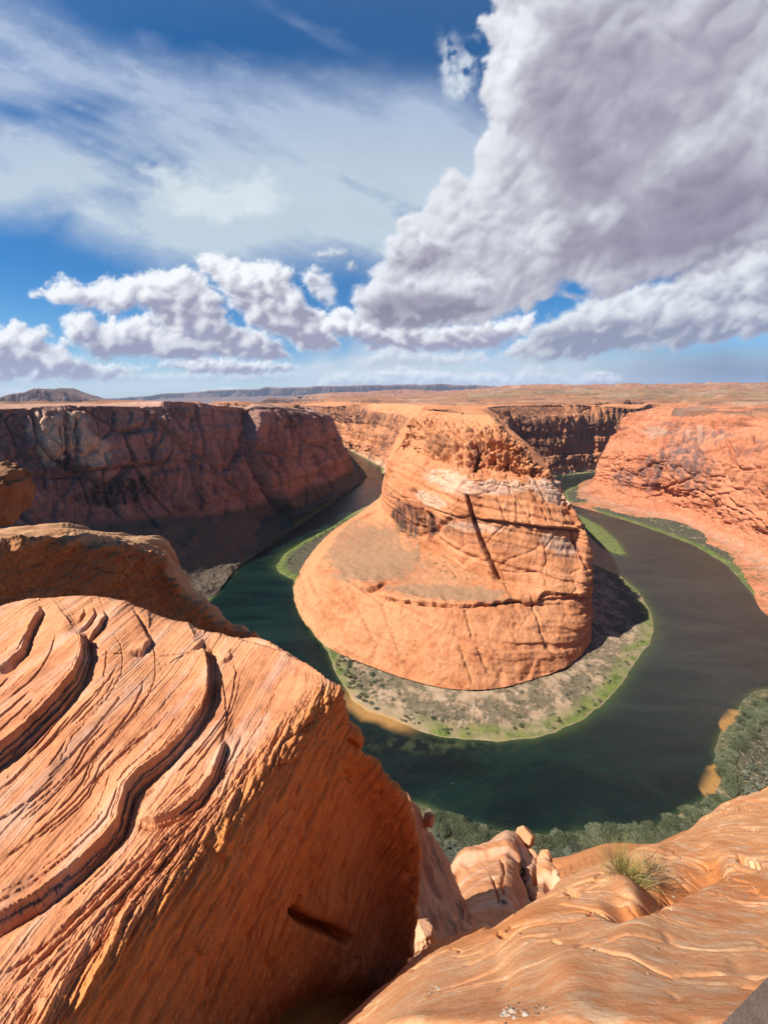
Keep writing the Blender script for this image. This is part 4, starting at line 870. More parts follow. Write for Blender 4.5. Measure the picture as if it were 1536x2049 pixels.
# ---------------------------------------------------------------- rim we stand on
sil=[(380,2230,2.4,2.1),(500,2150,2.4,2.0),(600,2110,3.0,2.0),(690,2040,3.3,1.9),(760,1978,3.8,1.6),(820,1925,4.3,1.42),(880,1884,4.6,1.28),(960,1852,4.8,1.18),(1000,1842,4.9,1.13),(1050,1806,4.5,1.08),(1100,1774,4.8,1.05),(1160,1750,5.,1.02),(1225,1728,5.0,1.),(1262,1704,5.2,.98),(1310,1692,5.8,.97),(1340,1682,6.4,.96),(1400,1650,7.6,.95),(1440,1614,9,.94),(1536,1576,10.5,.92),(1650,1535,12,.90),(1800,1490,13,.88),(2150,1440,14,.84),(2800,1420,16,.8)]
rows=[]
for (a,b,t,tb) in sil:
    bot=max(2049,b+90);c=T(a,b,t);w=[c+np.array([0.2,3,-14.]),c+np.array([.1,.5,-1.6]),c]
    for f in (.12,.28,.46,.64,.82): w.append(T(a,mix(b,bot,f),t*(tb/t)**(f**.85)))
    w+= [T(a,bot,tb),T(a,bot+200,tb*.9),T(a,bot+500,tb*.78)]
    rows.append(w)
G,u,v=loft(np.array(rows).transpose(1,0,2),step=1.2,lo=8,hi=130)
print('rim',G.shape)
x,y,z=G[...,0],G[...,1],G[...,2]-H;n=normals(G);px,py=project(G)
if n[...,2].mean()<0:n=-n
sc=np.clip(np.hypot(x,y)/3,.35,2.2)
q=(.35*x-.45*y+z)
near=sm(1750,1900,py)
pt=sm(-.15,.25,fbm(x/1.1,y/1.1,z/1.1,4,730))
d=sc*(.035*fbm(x/.9,y/.9,z/.9,3,731,.4)+.016*fbm(x/.3,y/.3,z/.3,4,732,.55)+.009*fbm(x/.07,y/.07,z/.07,5,736,.7))
d+=sc*.034*blocks(x/.62+.5*noise(x*2,y*2,z*2,88),y/.42+.5*noise(x*2,y*2,z*2+5,88),z/.5,89,.05)*pt
for pts,A_,w in (([(1420,1735),(1380,1760),(1330,1790),(1280,1815),(1245,1825)],-.16,26),([(1262,1735),(1300,1765),(1350,1765),(1400,1745)],-.10,22),([(1225,1760),(1170,1790),(1100,1840),(1010,1900)],.06,50),([(1390,1760),(1340,1820),(1270,1870),(1150,1950)],.05,60),([(1100,1780),(1040,1815),(985,1850)],-.06,10),([(1500,1640),(1430,1700)],.05,30)):
    dd_,_=polyd(px,py,pts);d+=A_*np.exp(-(dd_/w)**2)
cr=np.zeros(x.shape);vis=np.ones(x.shape,bool)
for pts,w,dp in (([(1480,1722),(1495,1728),(1515,1733)],4,.22),([(1195,1832),(1215,1836),(1230,1832)],2,.03),([(1005,1885),(1012,1895),(1022,1895)],4,.12),([(1030,1868),(1026,1882)],3,.10),([(1140,1800),(1160,1806)],4,.09),([(1110,1898),(1125,1902)],2,.04)):
    CR(pts,w,dp,1.5)
d-=cr
G=G+n*d[...,None]
dd_,_=polyd(px,py,[(1420,1735),(1380,1760),(1330,1790),(1280,1815),(1245,1825)]);d2,_=polyd(px,py,[(1262,1740),(1300,1765),(1400,1745),(1536,1780)])
soil=np.maximum(sm(30,12,dd_+10*noise(x*3,y*3,z*3,8)),sm(24,8,d2+12*noise(x*3,y*3,z*3,9)))
soil=np.maximum(soil,.75*sm(.0,.35,fbm(x/1.6,y/1.6,0*x,4,738)+.25*sm(1500,1300,px)*sm(1800,1950,py)*0))
pa=sm(.0,.22,fbm(x/.3+1.2*noise(x*2,y*2,z*2,3),y/.26+1.2*noise(x*2,y*2,z*2+3,3),z/.3,6,737,.66))*.8*sm(-.25,.25,fbm(x/1.3,y/1.3,0*x,3,739)+.1)
o=mesh_np('rim_rock',G,gridF(*x.shape),M_fore,True,{'msk':np.stack([0*pa,soil,0*pa,pa*(1-soil)],-1).reshape(-1,4)});tag(o,kind='structure')
# ---------------------------------------------------------------- the great foreground boulder
BV=[ # u1 far edge, u2, u3, u4 ridge, u5..u11 side
 [(590,1318,4.75),(622,1335,4.6),(648,1355,4.4),(672,1380,4.25),(700,1448,4.5),(742,1518,4.8),(810,1600,5.05),(836,1710,5.1),(826,1850,4.9),(796,1972,4.7),(780,2010,5.5)],
 [(535,1297,4.9),(560,1315,4.75),(595,1345,4.5),(640,1386,4.1),(682,1480,4.35),(705,1580,4.7),(745,1690,4.95),(768,1800,4.9),(756,1925,4.65),(740,1998,4.6),(715,2035,5.6)],
 [(445,1268,5.1),(465,1310,4.8),(500,1400,4.2),(560,1485,3.62),(612,1590,3.85),(640,1700,4.15),(662,1800,4.3),(670,1895,4.3),(662,1970,4.2),(645,2010,5.1),(610,2120,5.6)],
 [(340,1245,5.2),(350,1330,4.55),(375,1480,3.6),(440,1640,3.02),(492,1735,3.2),(524,1835,3.42),(545,1935,3.5),(548,2012,3.5),(540,2050,4.2),(530,2120,4.9),(510,2250,5.0)],
 [(210,1198,5.3),(215,1320,4.4),(240,1560,3.2),(300,1800,2.55),(352,1885,2.7),(384,1985,2.86),(405,2080,2.92),(405,2170,2.9),(395,2260,2.8),(380,2350,2.7),(360,2450,2.6)],
 [(90,1198,5.2),(70,1340,4.2),(70,1640,2.9),(150,1962,2.18),(198,2040,2.28),(230,2130,2.4),(245,2220,2.42),(250,2300,2.4),(240,2400,2.3),(230,2500,2.2),(220,2600,2.1)],
 [(-20,1222,5.0),(-60,1380,4.0),(-90,1720,2.65),(20,2110,1.93),(70,2180,2.0),(100,2260,2.1),(110,2340,2.1),(110,2420,2.1),(100,2500,2.0),(90,2600,2.0),(80,2700,1.9)],
 [(-250,1300,4.5),(-300,1500,3.6),(-330,1850,2.4),(-120,2260,1.7),(-80,2320,1.75),(-50,2400,1.8),(-40,2480,1.8),(-40,2560,1.8),(-50,2640,1.8),(-60,2740,1.75),(-70,2840,1.7)]]
rows=[]
for i,c in enumerate(BV):
    p=[T(*q) for q in c]
    rows.append([p[0]+np.array([-.3,1.0,-2.2]),p[0]+np.array([-.05,.28,-.28])]+p)
back=[q+np.array([-.9,.9,-.25*min(k,3)]) for k,q in enumerate(rows[0])]
back2=[q+np.array([-2.2,1.3,-1.0]) for k,q in enumerate(rows[0])]
rows=[back2,back]+rows
G,u,v=loft(np.array(rows).transpose(1,0,2),step=1.05,lo=8,hi=260,tr=.42)
print('boulder',G.shape)
x,y,z=G[...,0],G[...,1],G[...,2]-H;n=normals(G);px,py=project(G)
if n[...,2].mean()<0:n=-n
topf=sm(5.25,4.75,u);side=1-topf
wq=fbm(x/1.3,y/1.3,z/1.3,4,741);wq2=fbm(x/.35,y/.35,z/.35,4,742)
q=.743*x-.06*y-.667*z+.10*wq+.018*wq2
d=.07*fbm(x/1.1,y/1.1,z/1.1,4,743)
rag=sm(-.2,.3,fbm(x/.6,y/.6,z/.6,3,744))
pch=sm(-.1,.25,fbm(x/.25,y/.5,z/.4,4,740));rag=rag*.55
d+=(.004+.020*side*pch+.011*rag)*strata(q/.085,745,.8)+(.002+.004*rag+.012*side*(1-.6*pch))*strata(q/.026+.5*wq2,746,.75)
d+=side*.035*blocks(q/.16,y/.55+.3*noise(x*2,y*2,z*2,86),z/.6,87,.06,side)
d+=(.004+.005*side)*strata(q/.011,747,.4)
d+=side*(.07*fbm(x/.5,y/.5,z/.5,5,748,.6)+.040*fbm(q/.06,y/.4,z/.4,5,749,.55,2.1,1)+.018*fbm(x/.07,y/.07,z/.07,4,750,.6))
d+=topf*(.010*fbm(x/.12,y/.12,z/.12,4,751,.6))
rug=np.exp(-((u-5.0)/.35)**2)
d+=rug*(.018*fbm(x/.13,y/.13,z/.13,4,752,.55,2.1,1)+.045*fbm(q/.07,y/.5,z/.5,5,753,.6,2.1,1))
cr=np.zeros(x.shape);vis=(u<6)
# bold ledges of the upper face (raised side to the upper left)
vis=vis&(px>-400)
def LGr(pts,A,L,w=2.,rag=2.,cut=0.): LG(pts[::-1],A,L,w,rag,cut)
LG([(396,1288),(412,1312),(416,1345),(414,1392),(400,1432),(370,1475),(325,1520),(275,1560),(255,1585),(248,1615),(240,1650),(205,1695),(150,1745),(80,1800),(0,1842),(-160,1920)][::-1],-.0,60,3)
def drop(pts,A,L,w=3.,cut=.0,ragg=3.):
    """ground falls by A on the right hand (screen) side of a line traced downwards"""
    xs=[p[0] for p in pts];ys=[p[1] for p in pts];m=5*L+12
    k=(px>min(xs)-m)&(px<max(xs)+m)&(py>min(ys)-m)&(py<max(ys)+m)&vis
    if not k.any(): return
    X=px[k];Y=py[k];rx=ragg*fbm(X/16,Y/16,0*X,3,55);ry=ragg*fbm(X/16,Y/16,0*X+9,3,56)
    dd,s=polyd(X+rx,Y+ry,pts);sd=-dd*s           # >0 right-below
    x0,y0=pts[0];x1,y1=pts[-1];e=sm(0,34,np.minimum(np.hypot(X-x0,Y-y0),np.hypot(X-x1,Y-y1)))
    d[k]+=A*.5*sm(w,-w,sd)*np.exp(-np.maximum(-sd,0)/L)*e-A*.5*sm(-w,w,sd)*np.exp(-np.maximum(sd,0)/(L*.55))*e-cut*np.exp(-((sd-w)/(w*1.3))**2)*e
drop([(396,1285),(412,1312),(416,1345),(414,1392),(400,1432),(370,1475),(325,1520),(275,1560),(255,1585),(248,1615),(240,1650),(205,1695),(150,1745),(80,1800),(0,1842),(-160,1920)],.05,60,1.5,.02)
drop([(150,1262),(166,1285),(168,1315),(150,1360),(110,1410),(60,1460),(0,1512),(-120,1600)],.06,45,1.5,.02)
drop([(452,1480),(440,1520),(425,1560),(395,1600),(355,1632),(310,1648),(268,1640)],.04,30,1.5,.02)
drop([(300,1262),(302,1285),(285,1303),(255,1305)],.10,28,3,.03)
drop([(205,1215),(212,1235),(200,1255),(180,1275),(168,1285)],.09,14,2,.03)
drop([(185,1208),(190,1228),(175,1250),(155,1268)],.07,10,2,.03);drop([(165,1208),(168,1225),(150,1250)],.06,10,2,.03)
drop([(80,1206),(82,1225),(62,1262),(48,1300),(20,1328),(-20,1345)],.12,26,3,.03)
drop([(408,1272),(404,1290),(392,1300),(380,1306)],.09,22,3,.04)
drop([(458,1290),(462,1312),(448,1322),(420,1322)],.05,22,3,.01)
drop([(262,1212),(290,1262),(302,1290)],.04,26,3,.02)
drop([(560,1290),(580,1320),(570,1340)],.03,20,3,.01)
drop([(238,1322),(215,1360),(160,1420),(90,1490),(20,1560),(-60,1620)],.010,14,1.5,.010)
drop([(285,1350),(285,1372),(262,1420),(200,1500),(130,1570)],.012,12,1.5,.012)
drop([(330,1440),(250,1500),(150,1600),(60,1680),(0,1720)],.012,12,1.5,.012)
drop([(440,1340),(450,1390),(452,1450),(440,1500)],.02,12,1.5,.008)
drop([(300,1700),(200,1790),(100,1880),(0,1950)],.018,14,2,.012)
drop([(420,1580),(330,1690),(230,1780),(120,1880),(30,1960)],.03,18,2,.014)
L1=[(150,1262),(166,1285),(168,1315),(150,1360),(110,1410),(60,1460),(0,1512),(-120,1600)]
L2=[(396,1285),(412,1312),(416,1345),(414,1392),(400,1432),(370,1475),(325,1520),(275,1560),(255,1585),(248,1615),(240,1650),(205,1695),(150,1745),(80,1800),(0,1842),(-160,1920)]
L3=[(452,1480),(440,1520),(425,1560),(395,1600),(355,1632),(310,1648),(268,1640)]
L0=[(40,1205),(44,1240),(20,1290),(-30,1340),(-120,1400)]
L4=[(628,1375),(560,1470),(440,1622),(300,1782),(150,1945),(20,2095)]
def rsmp(P,n=26):
    P=np.array(P,float);L=np.concatenate([[0],np.cumsum(np.hypot(*np.diff(P,axis=0).T))]);t=np.linspace(0,L[-1],n);return np.stack([np.interp(t,L,P[:,0]),np.interp(t,L,P[:,1])],-1)
rr_=np.random.RandomState(5)
for Lx,tot,nst in ((L1,.20,6),(L2,.17,6),(L3,.10,4)):      # the steps are made of stacked thin beds
    P=rsmp(Lx);tn=np.gradient(P,axis=0);tn/=np.linalg.norm(tn,axis=1,keepdims=True);nm=np.stack([-tn[:,1],tn[:,0]],-1)
    if nm[5,0]<0: nm=-nm
    for k in range(nst):
        off=(1.2+k*2.3+rr_.uniform(-.6,.6))*(.6+.8*rr_.rand(len(P)))
        off=np.convolve(np.pad(off,2,'edge'),np.ones(5)/5,'valid')
        drop([tuple(q) for q in P+nm*off[:,None]],tot/nst*1.15,22,.9,.006,2.2)
def family(A,B,n,dmin,dmax,wid=1.2):
    A=rsmp(A);B=rsmp(B)
    for k in range(n):
        f=(k+rr_.uniform(.2,.8))/n;P=A*(1-f)+B*f+rr_.normal(size=2)*2
        P=P+np.stack([6*np.sin(np.arange(len(P))*.4+k),3*np.cos(np.arange(len(P))*.3+k)],-1)*.5
        i0=rr_.randint(0,14);i1=min(len(P),i0+rr_.randint(5,14))
        seg=[tuple(q) for q in P[i0:i1]]
        if rr_.rand()<.45: drop(seg,rr_.uniform(dmin,dmax)*1.3,10,.9,.006,2.5)
        else: CR(seg,wid,rr_.uniform(dmin,dmax),2.5)
family(L1,L2,26,.007,.020);family(L0,L1,8,.008,.022);family(L2,L4,26,.008,.024);family(L3,L4,10,.012,.03)
for pts in ([(175,1285),(215,1300),(260,1305),(320,1312),(395,1310)],[(208,1350),(215,1300)],[(240,1395),(180,1470),(100,1550)]): CR(pts,1.5,.022,2)
vis=np.ones(x.shape,bool)
# the dark pocket under a loose flake on the shaded side
CR([(588,1822),(604,1838),(630,1850),(660,1862),(685,1876)],9,.34,2);CR([(600,1800),(592,1822)],7,.12)
k=np.exp(-(((px-650)/48)**2+((py-1815)/40)**2));d+=.10*k*side
CR([(690,1540),(700,1560)],5,.06);CR([(700,1480),(712,1492),(735,1505)],6,.14);CR([(765,1540),(785,1560)],5,.08)
d-=cr
G=G+n*d[...,None]
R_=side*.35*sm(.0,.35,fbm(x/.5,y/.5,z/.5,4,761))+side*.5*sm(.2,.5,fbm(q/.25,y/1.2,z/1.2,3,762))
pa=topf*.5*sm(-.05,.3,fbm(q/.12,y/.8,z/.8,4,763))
M_boul_n=M_boul
o=mesh_np('boulder',G,gridF(*x.shape),M_boul,True,{'msk':np.stack([R_,side*.85,0*R_,pa],-1).reshape(-1,4)})  # G paints warm bounce light over the whole side face
tag(o,'huge layered orange boulder filling the lower left, sunlit on top, its right side shaded','boulder')
# ---------------------------------------------------------------- rock behind it
MS=[(-140,1070,8.4),(-60,1066,8.6),(0,1064,8.8),(60,1056,9.1),(130,1052,9.5),(200,1062,9.8),(265,1071,10.2),(316,1077,10.6),(338,1100,10.8),(358,1138,10.9),(384,1174,11),(414,1204,11),(438,1226,11),(466,1246,11.1),(498,1256,11.2),(516,1268,11.3)]
rows=[]
for i,(a,b,t) in enumerate(MS):
    c=T(a,b,t);k=sm(330,520,a)
    w=[c+np.array([-.4,2.2,-5.]),c+np.array([-.1,.35,-.45]),c,T(a-12*(1-k)-2,b+mix(26,10,k),t-mix(1.15,.25,k)),T(a-4,b+mix(75,22,k),t-mix(1.0,.3,k)),T(a+4,b+mix(130,45,k),t-mix(.8,.3,k)),T(a+6,b+mix(210,90,k),t-mix(.5,.2,k)),T(a,b+mix(330,200,k),t-mix(.0,.1,k))]
    rows.append(w)
rows.append([q+np.array([.15,.9,-1.4-.1*i]) for i,q in enumerate(rows[-1])])
G,u,v=loft(np.array(rows).transpose(1,0,2),step=1.3,lo=8,hi=130)
x,y,z=G[...,0],G[...,1],G[...,2]-H;n=normals(G);px,py=project(G)
if n[...,2].mean()<0:n=-n
q=.6*x-.5*y-.5*z+.15*fbm(x/2,y/2,z/2,3,771)
face=sm(2.8,3.3,u)
d=.20*fbm(x/1.6,y/1.6,z/1.6,4,772)+.06*strata(q/.22,773,.55)+.03*strata(q/.07+.4*fbm(x,y,z,3,775),774,.5)+face*.06*blocks(x/.8+.4*noise(x,y,z,90),y/.8,z/.45,91,.08,face)+face*(.20*fbm(x/.55,y/.55,z/.55,5,776,.6)+.045*fbm(x/.14,y/.14,z/.14,4,777,.6,2,2)*1.8)
d+=np.exp(-((u-3.)/.5)**2)*.22*fbm(q/.3,y/.9,z/.9,4,778,.5,2,1)
G=G+n*d[...,None]
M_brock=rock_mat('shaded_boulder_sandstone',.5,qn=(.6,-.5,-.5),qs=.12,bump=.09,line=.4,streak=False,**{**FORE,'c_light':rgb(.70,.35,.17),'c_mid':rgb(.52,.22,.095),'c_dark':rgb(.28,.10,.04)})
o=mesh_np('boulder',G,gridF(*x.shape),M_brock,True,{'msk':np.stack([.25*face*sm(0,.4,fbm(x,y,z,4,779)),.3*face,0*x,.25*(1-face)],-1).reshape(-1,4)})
tag(o,'wedge shaped brown boulder with a thin sunlit crest, lying behind the huge layered boulder','boulder')
# ---------------------------------------------------------------- loose rocks
def rock(name,c,rad,seed,mat,label,group=None,amp=.3,nn=(90,60),rot=0,pale=.2):
    a,b=np.meshgrid(np.linspace(0,2*math.pi,nn[0]+1)[:-1],np.linspace(.001,math.pi-.001,nn[1]))
    dx=np.sin(b)*np.cos(a);dy=np.sin(b)*np.sin(a);dz=np.cos(b)
    r=1+amp*fbm(dx*1.1+seed,dy*1.1,dz*1.1,3,seed)+amp*.5*fbm(dx*3+seed,dy*3,dz*3,4,seed+1,.5,2,1)
    for k in range(5):                                  # broken facets
        rn=np.random.RandomState(seed*7+k);m=rn.normal(size=3);m/=np.linalg.norm(m);cut=.62+.25*rn.rand()
        dt=dx*m[0]+dy*m[1]+dz*m[2];r=np.minimum(r,np.where(dt>.05,cut/np.maximum(dt,.05),9))
    r=r+amp*.12*fbm(dx*9,dy*9,dz*9,3,seed+2)+amp*.05*strata(dz*9+fbm(dx*2,dy*2,dz*2,2,seed+3),seed)
    X=dx*r*rad[0];Y=dy*r*rad[1];Zz=dz*r*rad[2];t=math.radians(rot)
    V=np.stack([X*math.cos(t)-Y*math.sin(t),X*math.sin(t)+Y*math.cos(t),Zz],-1)
    nb,na=V.shape[:2];i=np.arange(nb*na).reshape(nb,na);j=np.roll(i,-1,1)
    F=np.stack([i[:-1],i[1:],j[1:],j[:-1]],-1).reshape(-1,4)
    o=mesh_np(name,V,F,mat,True,{'msk':np.tile(np.array([0,.1,0,pale]),(nb*na,1))});o.location=c
    tag(o,label,'boulder' if rad[0]>.3 else 'rock',group);return o
M_drock=rock_mat('dark_boulder_sandstone',.4,qn=(.6,-.5,-.5),qs=.1,bump=.1,line=.4,streak=False,**{**FORE,'c_light':rgb(.26,.07,.03),'c_mid':rgb(.17,.045,.02),'c_dark':rgb(.08,.022,.012)})  # albedo darkened to stand in for shade on this boulder
rock('boulder',T(-22,985,7.4),(.50,.6,.56),31,M_drock,'dark red brown boulder cut off by the left edge of the photo',amp=.5)
rock('boulder',T(1050,1674,79.5),(1.75,1.7,2.35),12,M_spur,'upright rounded boulder balanced on the tip of the banded spur',amp=.22)
rock('boulder',T(1062,1716,76),(1.5,1.5,1.8),14,M_spur,'squat knob of rock just below the balanced boulder',amp=.3)
rock('boulder',T(1088,1722,73),(1.3,1.4,2.2),17,M_spur,'narrow rock knob at the right edge of the banded spur',amp=.3)
rock('boulder',T(838,1872,13.5),(.50,.45,.52),19,M_spur,'pale orange rock wedged between the huge layered boulder and the slope',amp=.5,pale=.5)
rock('boulder',T(858,1640,44),(.6,.6,.8),23,M_spur,'small knob of rock on the upper edge of the cleft slabs',amp=.3)
# pebbles near the feet
s=NT('pebble_stone');g_=s.n('ShaderNodeObjectInfo');col=s.ramp(g_.outputs['Random'],[(0,(.30,.22,.15)),(.4,(.36,.30,.24)),(.6,(.14,.09,.06)),(1,(.36,.17,.09))]);M_peb=s.finish(col,.85)
bpy.context.view_layer.update()
dg=bpy.context.evaluated_depsgraph_get()
from mathutils.bvhtree import BVHTree
trees={}
def drop_on(name,px_,py_):
    """where the sight line of a photo point meets an object"""
    if name not in trees:
        o=bpy.data.objects[name];trees[name]=BVHTree.FromObject(o,dg)
    d=Vector(ray(px_,py_)).normalized();h=trees[name].ray_cast(Vector((0,0,H)),d)
    return h[0],h[1]
rs=random.Random(4)
pebs=[]
pm=rock('pebble',(0,0,-500),(1,.8,.6),41,M_peb,'x',nn=(14,9),amp=.4);pm.name='pebble'
spots=[(1010+rs.gauss(0,5),2030+rs.gauss(0,8),.010) for _ in range(10)]+[(1042+rs.gauss(0,24),2026+rs.gauss(0,9),.011) for _ in range(16)]+[(870+rs.gauss(0,10),1978+rs.gauss(0,8),.011) for _ in range(8)]+[(1037,1872,.030),(1262,1741,.045)]+[(1364,1767,.022),(1248,1750,.05)]+[(rs.uniform(1240,1520),rs.uniform(1700,1800),.016) for _ in range(26)]+[(rs.uniform(900,1400),rs.uniform(1800,2000),.008) for _ in range(14)]+[(1455+rs.gauss(0,16),1768+rs.gauss(0,8),.014) for _ in range(10)]
first=True
for i,(a,b,r) in enumerate(spots):
    h,nn_=drop_on('rim_rock',a,b)
    if h is None: continue
    p=pm if first else pm.copy()
    if not first: C_.objects.link(p)
    first=False
    p.location=h+nn_*r*.25;p.scale=(r*rs.uniform(.6,1.4),r*rs.uniform(.6,1.2),r*rs.uniform(.5,1.));p.rotation_euler=(rs.uniform(-.5,.5),rs.uniform(-.5,.5),rs.uniform(0,6.3))
    tag(p,'small pebble lying on the sunlit orange rim rock','pebble','pebbles scattered on the rim rock')
# ---------------------------------------------------------------- slab in the corner
a=[T(1436,2056,.86),T(1546,1944,.90),T(1750,1990,.92),T(1640,2230,.84)]
up=np.array([0,0,.0]);n_=60
uu,vv=np.meshgrid(np.linspace(0,1,n_),np.linspace(0,1,n_))
P4=(np.array(a[0])*(1-uu[...,None])*(1-vv[...,None])+np.array(a[1])*uu[...,None]*(1-vv[...,None])+np.array(a[2])*uu[...,None]*vv[...,None]+np.array(a[3])*(1-uu[...,None])*vv[...,None])
x,y=P4[...,0],P4[...,1]
topz=P4[...,2]+.0015*fbm(x/.02,y/.02,0*x,4,801)
V=np.concatenate([np.stack([x,y,topz],-1).reshape(-1,3)]);F=gridF(n_,n_)
bd=np.concatenate([np.arange(n_),np.arange(1,n_)*n_+n_-1,(n_-1)*n_+np.arange(n_-2,-1,-1),np.arange(n_-2,0,-1)*n_])
V2=V[bd]+np.array([0,0,-.06]);k=len(V);V=np.concatenate([V,V2]);m=len(bd);ar=np.arange(m)
F=np.concatenate([F,np.stack([bd[ar],bd[(ar+1)%m],k+(ar+1)%m,k+ar],-1)])
s=NT('slab_stone');p=s.pos();nn1=s.noise(s.scalev(p,(25,)*3),1.,8,.7);nn2=s.noise(s.scalev(p,(160,)*3),1.,4,.6)
col=s.ramp(s.math('ADD',s.math('MULTIPLY',nn1,.6),s.math('MULTIPLY',nn2,.4)),[(.35,(.10,.065,.05)),(.55,(.16,.11,.085)),(.72,(.24,.17,.13))])
M_slab=s.finish(col,.8,nn2,.002,.7)
o=mesh_np('slab',V,F,M_slab,False);tag(o,'dark grey brown slab with a straight edge in the bottom right corner','slab')
# ---------------------------------------------------------------- plants
def leaf_mat(name,c1,c2,c3):
    s=NT(name);g=s.n('ShaderNodeObjectInfo');n1=s.noise(s.scalev(s.pos(),(1.2,)*3),1.,3,.6)
    v=s.math('ADD',s.math('MULTIPLY',n1,.6),s.math('MULTIPLY',g.outputs['Random'],.4));col=s.ramp(v,[(.25,c1),(.5,c2),(.75,c3)])
    return s.finish(col,.75,spec=.2)
M_green=leaf_mat('tamarisk_leaves',(.045,.055,.026),(.095,.11,.055),(.17,.18,.105))
M_sage=leaf_mat('sage_leaves',(.06,.07,.045),(.115,.13,.09),(.19,.20,.15))
M_dark=leaf_mat('scrub_leaves',(.045,.05,.025),(.08,.08,.045),(.12,.11,.065))
s=NT('bark');M_bark=s.finish((.14,.095,.065,1),.9)
def shrub_mesh(name,seed,nclump,nleaf,leaf,mat,flat=.75,loose=.3):
    r=np.random.RandomState(seed);cs=[]
    for i in range(nclump):
        a=r.uniform(0,6.283);rad=math.sqrt(r.uniform(0,1))*.72;hz_=(.25+.62*(1-rad**1.6))*r.uniform(.75,1.12)
        cs.append((rad*math.cos(a),rad*math.sin(a),hz_*flat*1.25,r.uniform(.2,.36)))
    V=[];F=[];k=0
    per=max(4,nleaf//nclump)
    for (cx,cy,cz,cr_) in cs:
        d=r.normal(size=(per,3));d/=np.linalg.norm(d,axis=1,keepdims=True);d[:,2]=np.abs(d[:,2])*1.0-.25
        rr_=cr_*(r.uniform(.35,1,size=per)**.5)*(1+loose*r.uniform(-.3,.5,size=per))
        c=np.array([cx,cy,cz])+d*rr_[:,None];c[:,2]=np.maximum(c[:,2],.02)
        for j in range(per):
            a1=r.normal(size=3);a1=a1/np.linalg.norm(a1)+.6*d[j];a1/=np.linalg.norm(a1);a2=np.cross(a1,r.normal(size=3));a2/=np.linalg.norm(a2)+1e-9
            L=leaf*r.uniform(.6,1.4);V+=[c[j]-a2*L*.35,c[j]+a1*L*.5-a2*L*.1,c[j]+a1*L,c[j]+a2*L*.35];F.append([k,k+1,k+2,k+3]);k+=4
    o=mesh_np(name,np.array(V),np.array(F),mat,False,link=False)
    # stems
    SV=[];SF=[];k=0
    for (cx,cy,cz,cr_) in cs[:9]:
        p0=np.array([cx*.08,cy*.08,-.05]);p1=np.array([cx*.55,cy*.55,cz*.5]);p2=np.array([cx,cy,cz])
        for q_,w_ in ((p0,.035),(p1,.022),(p2,.010)):
            for t in range(4): SV.append(q_+np.array([w_*math.cos(t*1.571),w_*math.sin(t*1.571),0]))
        for lv in range(2):
            for t in range(4): SF.append([k+lv*4+t,k+lv*4+(t+1)%4,k+lv*4+4+(t+1)%4,k+lv*4+4+t])
        k+=12
    st_=mesh_np('stem',np.array(SV),np.array(SF),M_bark,False,link=False)
    return o.data,st_.data
def shrub(kind,me,stem,loc,sc,label,cat,group,rs):
    o=bpy.data.objects.new(kind,me);C_.objects.link(o);o.location=loc;s_=sc*rs.uniform(.85,1.15);o.scale=(s_*rs.uniform(.9,1.15),s_*rs.uniform(.9,1.15),s_*rs.uniform(.8,1.15));o.rotation_euler=(0,0,rs.uniform(0,6.28))
    tag(o,label,cat,group)
    if stem:
        c=bpy.data.objects.new('stem',stem);C_.objects.link(c);c.parent=o
    return o
BIG=[shrub_mesh('tamarisk_bush',50+i,34,2600,.085,M_green,1.05) for i in range(4)]
SAG=[shrub_mesh('sagebrush',60+i,16,650,.13,M_sage,.55) for i in range(3)]
SML=[shrub_mesh('desert_shrub',70+i,9,170,.24,M_dark,.6) for i in range(4)]
GRN=[shrub_mesh('green_shrub',80+i,9,200,.22,M_green,.65) for i in range(3)]
rs=random.Random(11)
def inside(p,poly):
    c=False
    for (x0,y0),(x1,y1) in zip(poly,poly[1:]+poly[:1]):
        if (y0>p[1])!=(y1>p[1]) and p[0]<(x1-x0)*(p[1]-y0)/(y1-y0)+x0: c=not c
    return c
# tamarisk thicket along the near shore (each bush its own object)
near=[(870,1640),(900,1650),(940,1665),(1000,1680),(1060,1690),(1100,1684),(1160,1676),(1200,1674),(1260,1672),(1310,1664),(1345,1655),(1375,1640),(1400,1625),(1425,1608),(1450,1595),(1460,1560),(1445,1530),(1450,1500),(1470,1470),(1495,1440),(1510,1410),(1540,1395)]
ground_bank='river_bank'
cnt=0
for i in range(260):
    t=rs.uniform(0,len(near)-1.001);k=int(t);f=t-k
    a=mix(near[k][0],near[k+1][0],f)+rs.gauss(0,4);b=mix(near[k][1],near[k+1][1],f)+rs.uniform(-7,24)+(rs.uniform(0,30) if a>1400 else 0)
    h=Zp(a,b,1.0)
    m=rs.choice(BIG);sc=rs.uniform(3.6,6.6)
    shrub('tamarisk_bush',m[0],m[1],(h[0],h[1],.4),sc,'dense green bush in the thicket along the near shore at the foot of the slope','bush','bushes of the near shore thicket',rs);cnt+=1
# grey sage flats behind them
for i in range(290):
    a=rs.uniform(870,1560)
    b0=np.interp(a,[870,1000,1100,1250,1310,1400,1450,1500,1560],[1680,1702,1700,1696,1678,1645,1580,1520,1470]);b=b0+rs.uniform(-6,46)
    if a>1430: a=a+rs.uniform(0,60)
    if i%3==0 and a<1200: b=b0+rs.uniform(20,50)
    h=Zp(a,b,3.5);m=rs.choice(SAG)
    shrub('sagebrush',m[0],None,(h[0],h[1],3.2),rs.uniform(2.2,4.2),'low grey green sagebrush on the flat behind the near shore thicket','shrub','sagebrush behind the near shore thicket',rs)
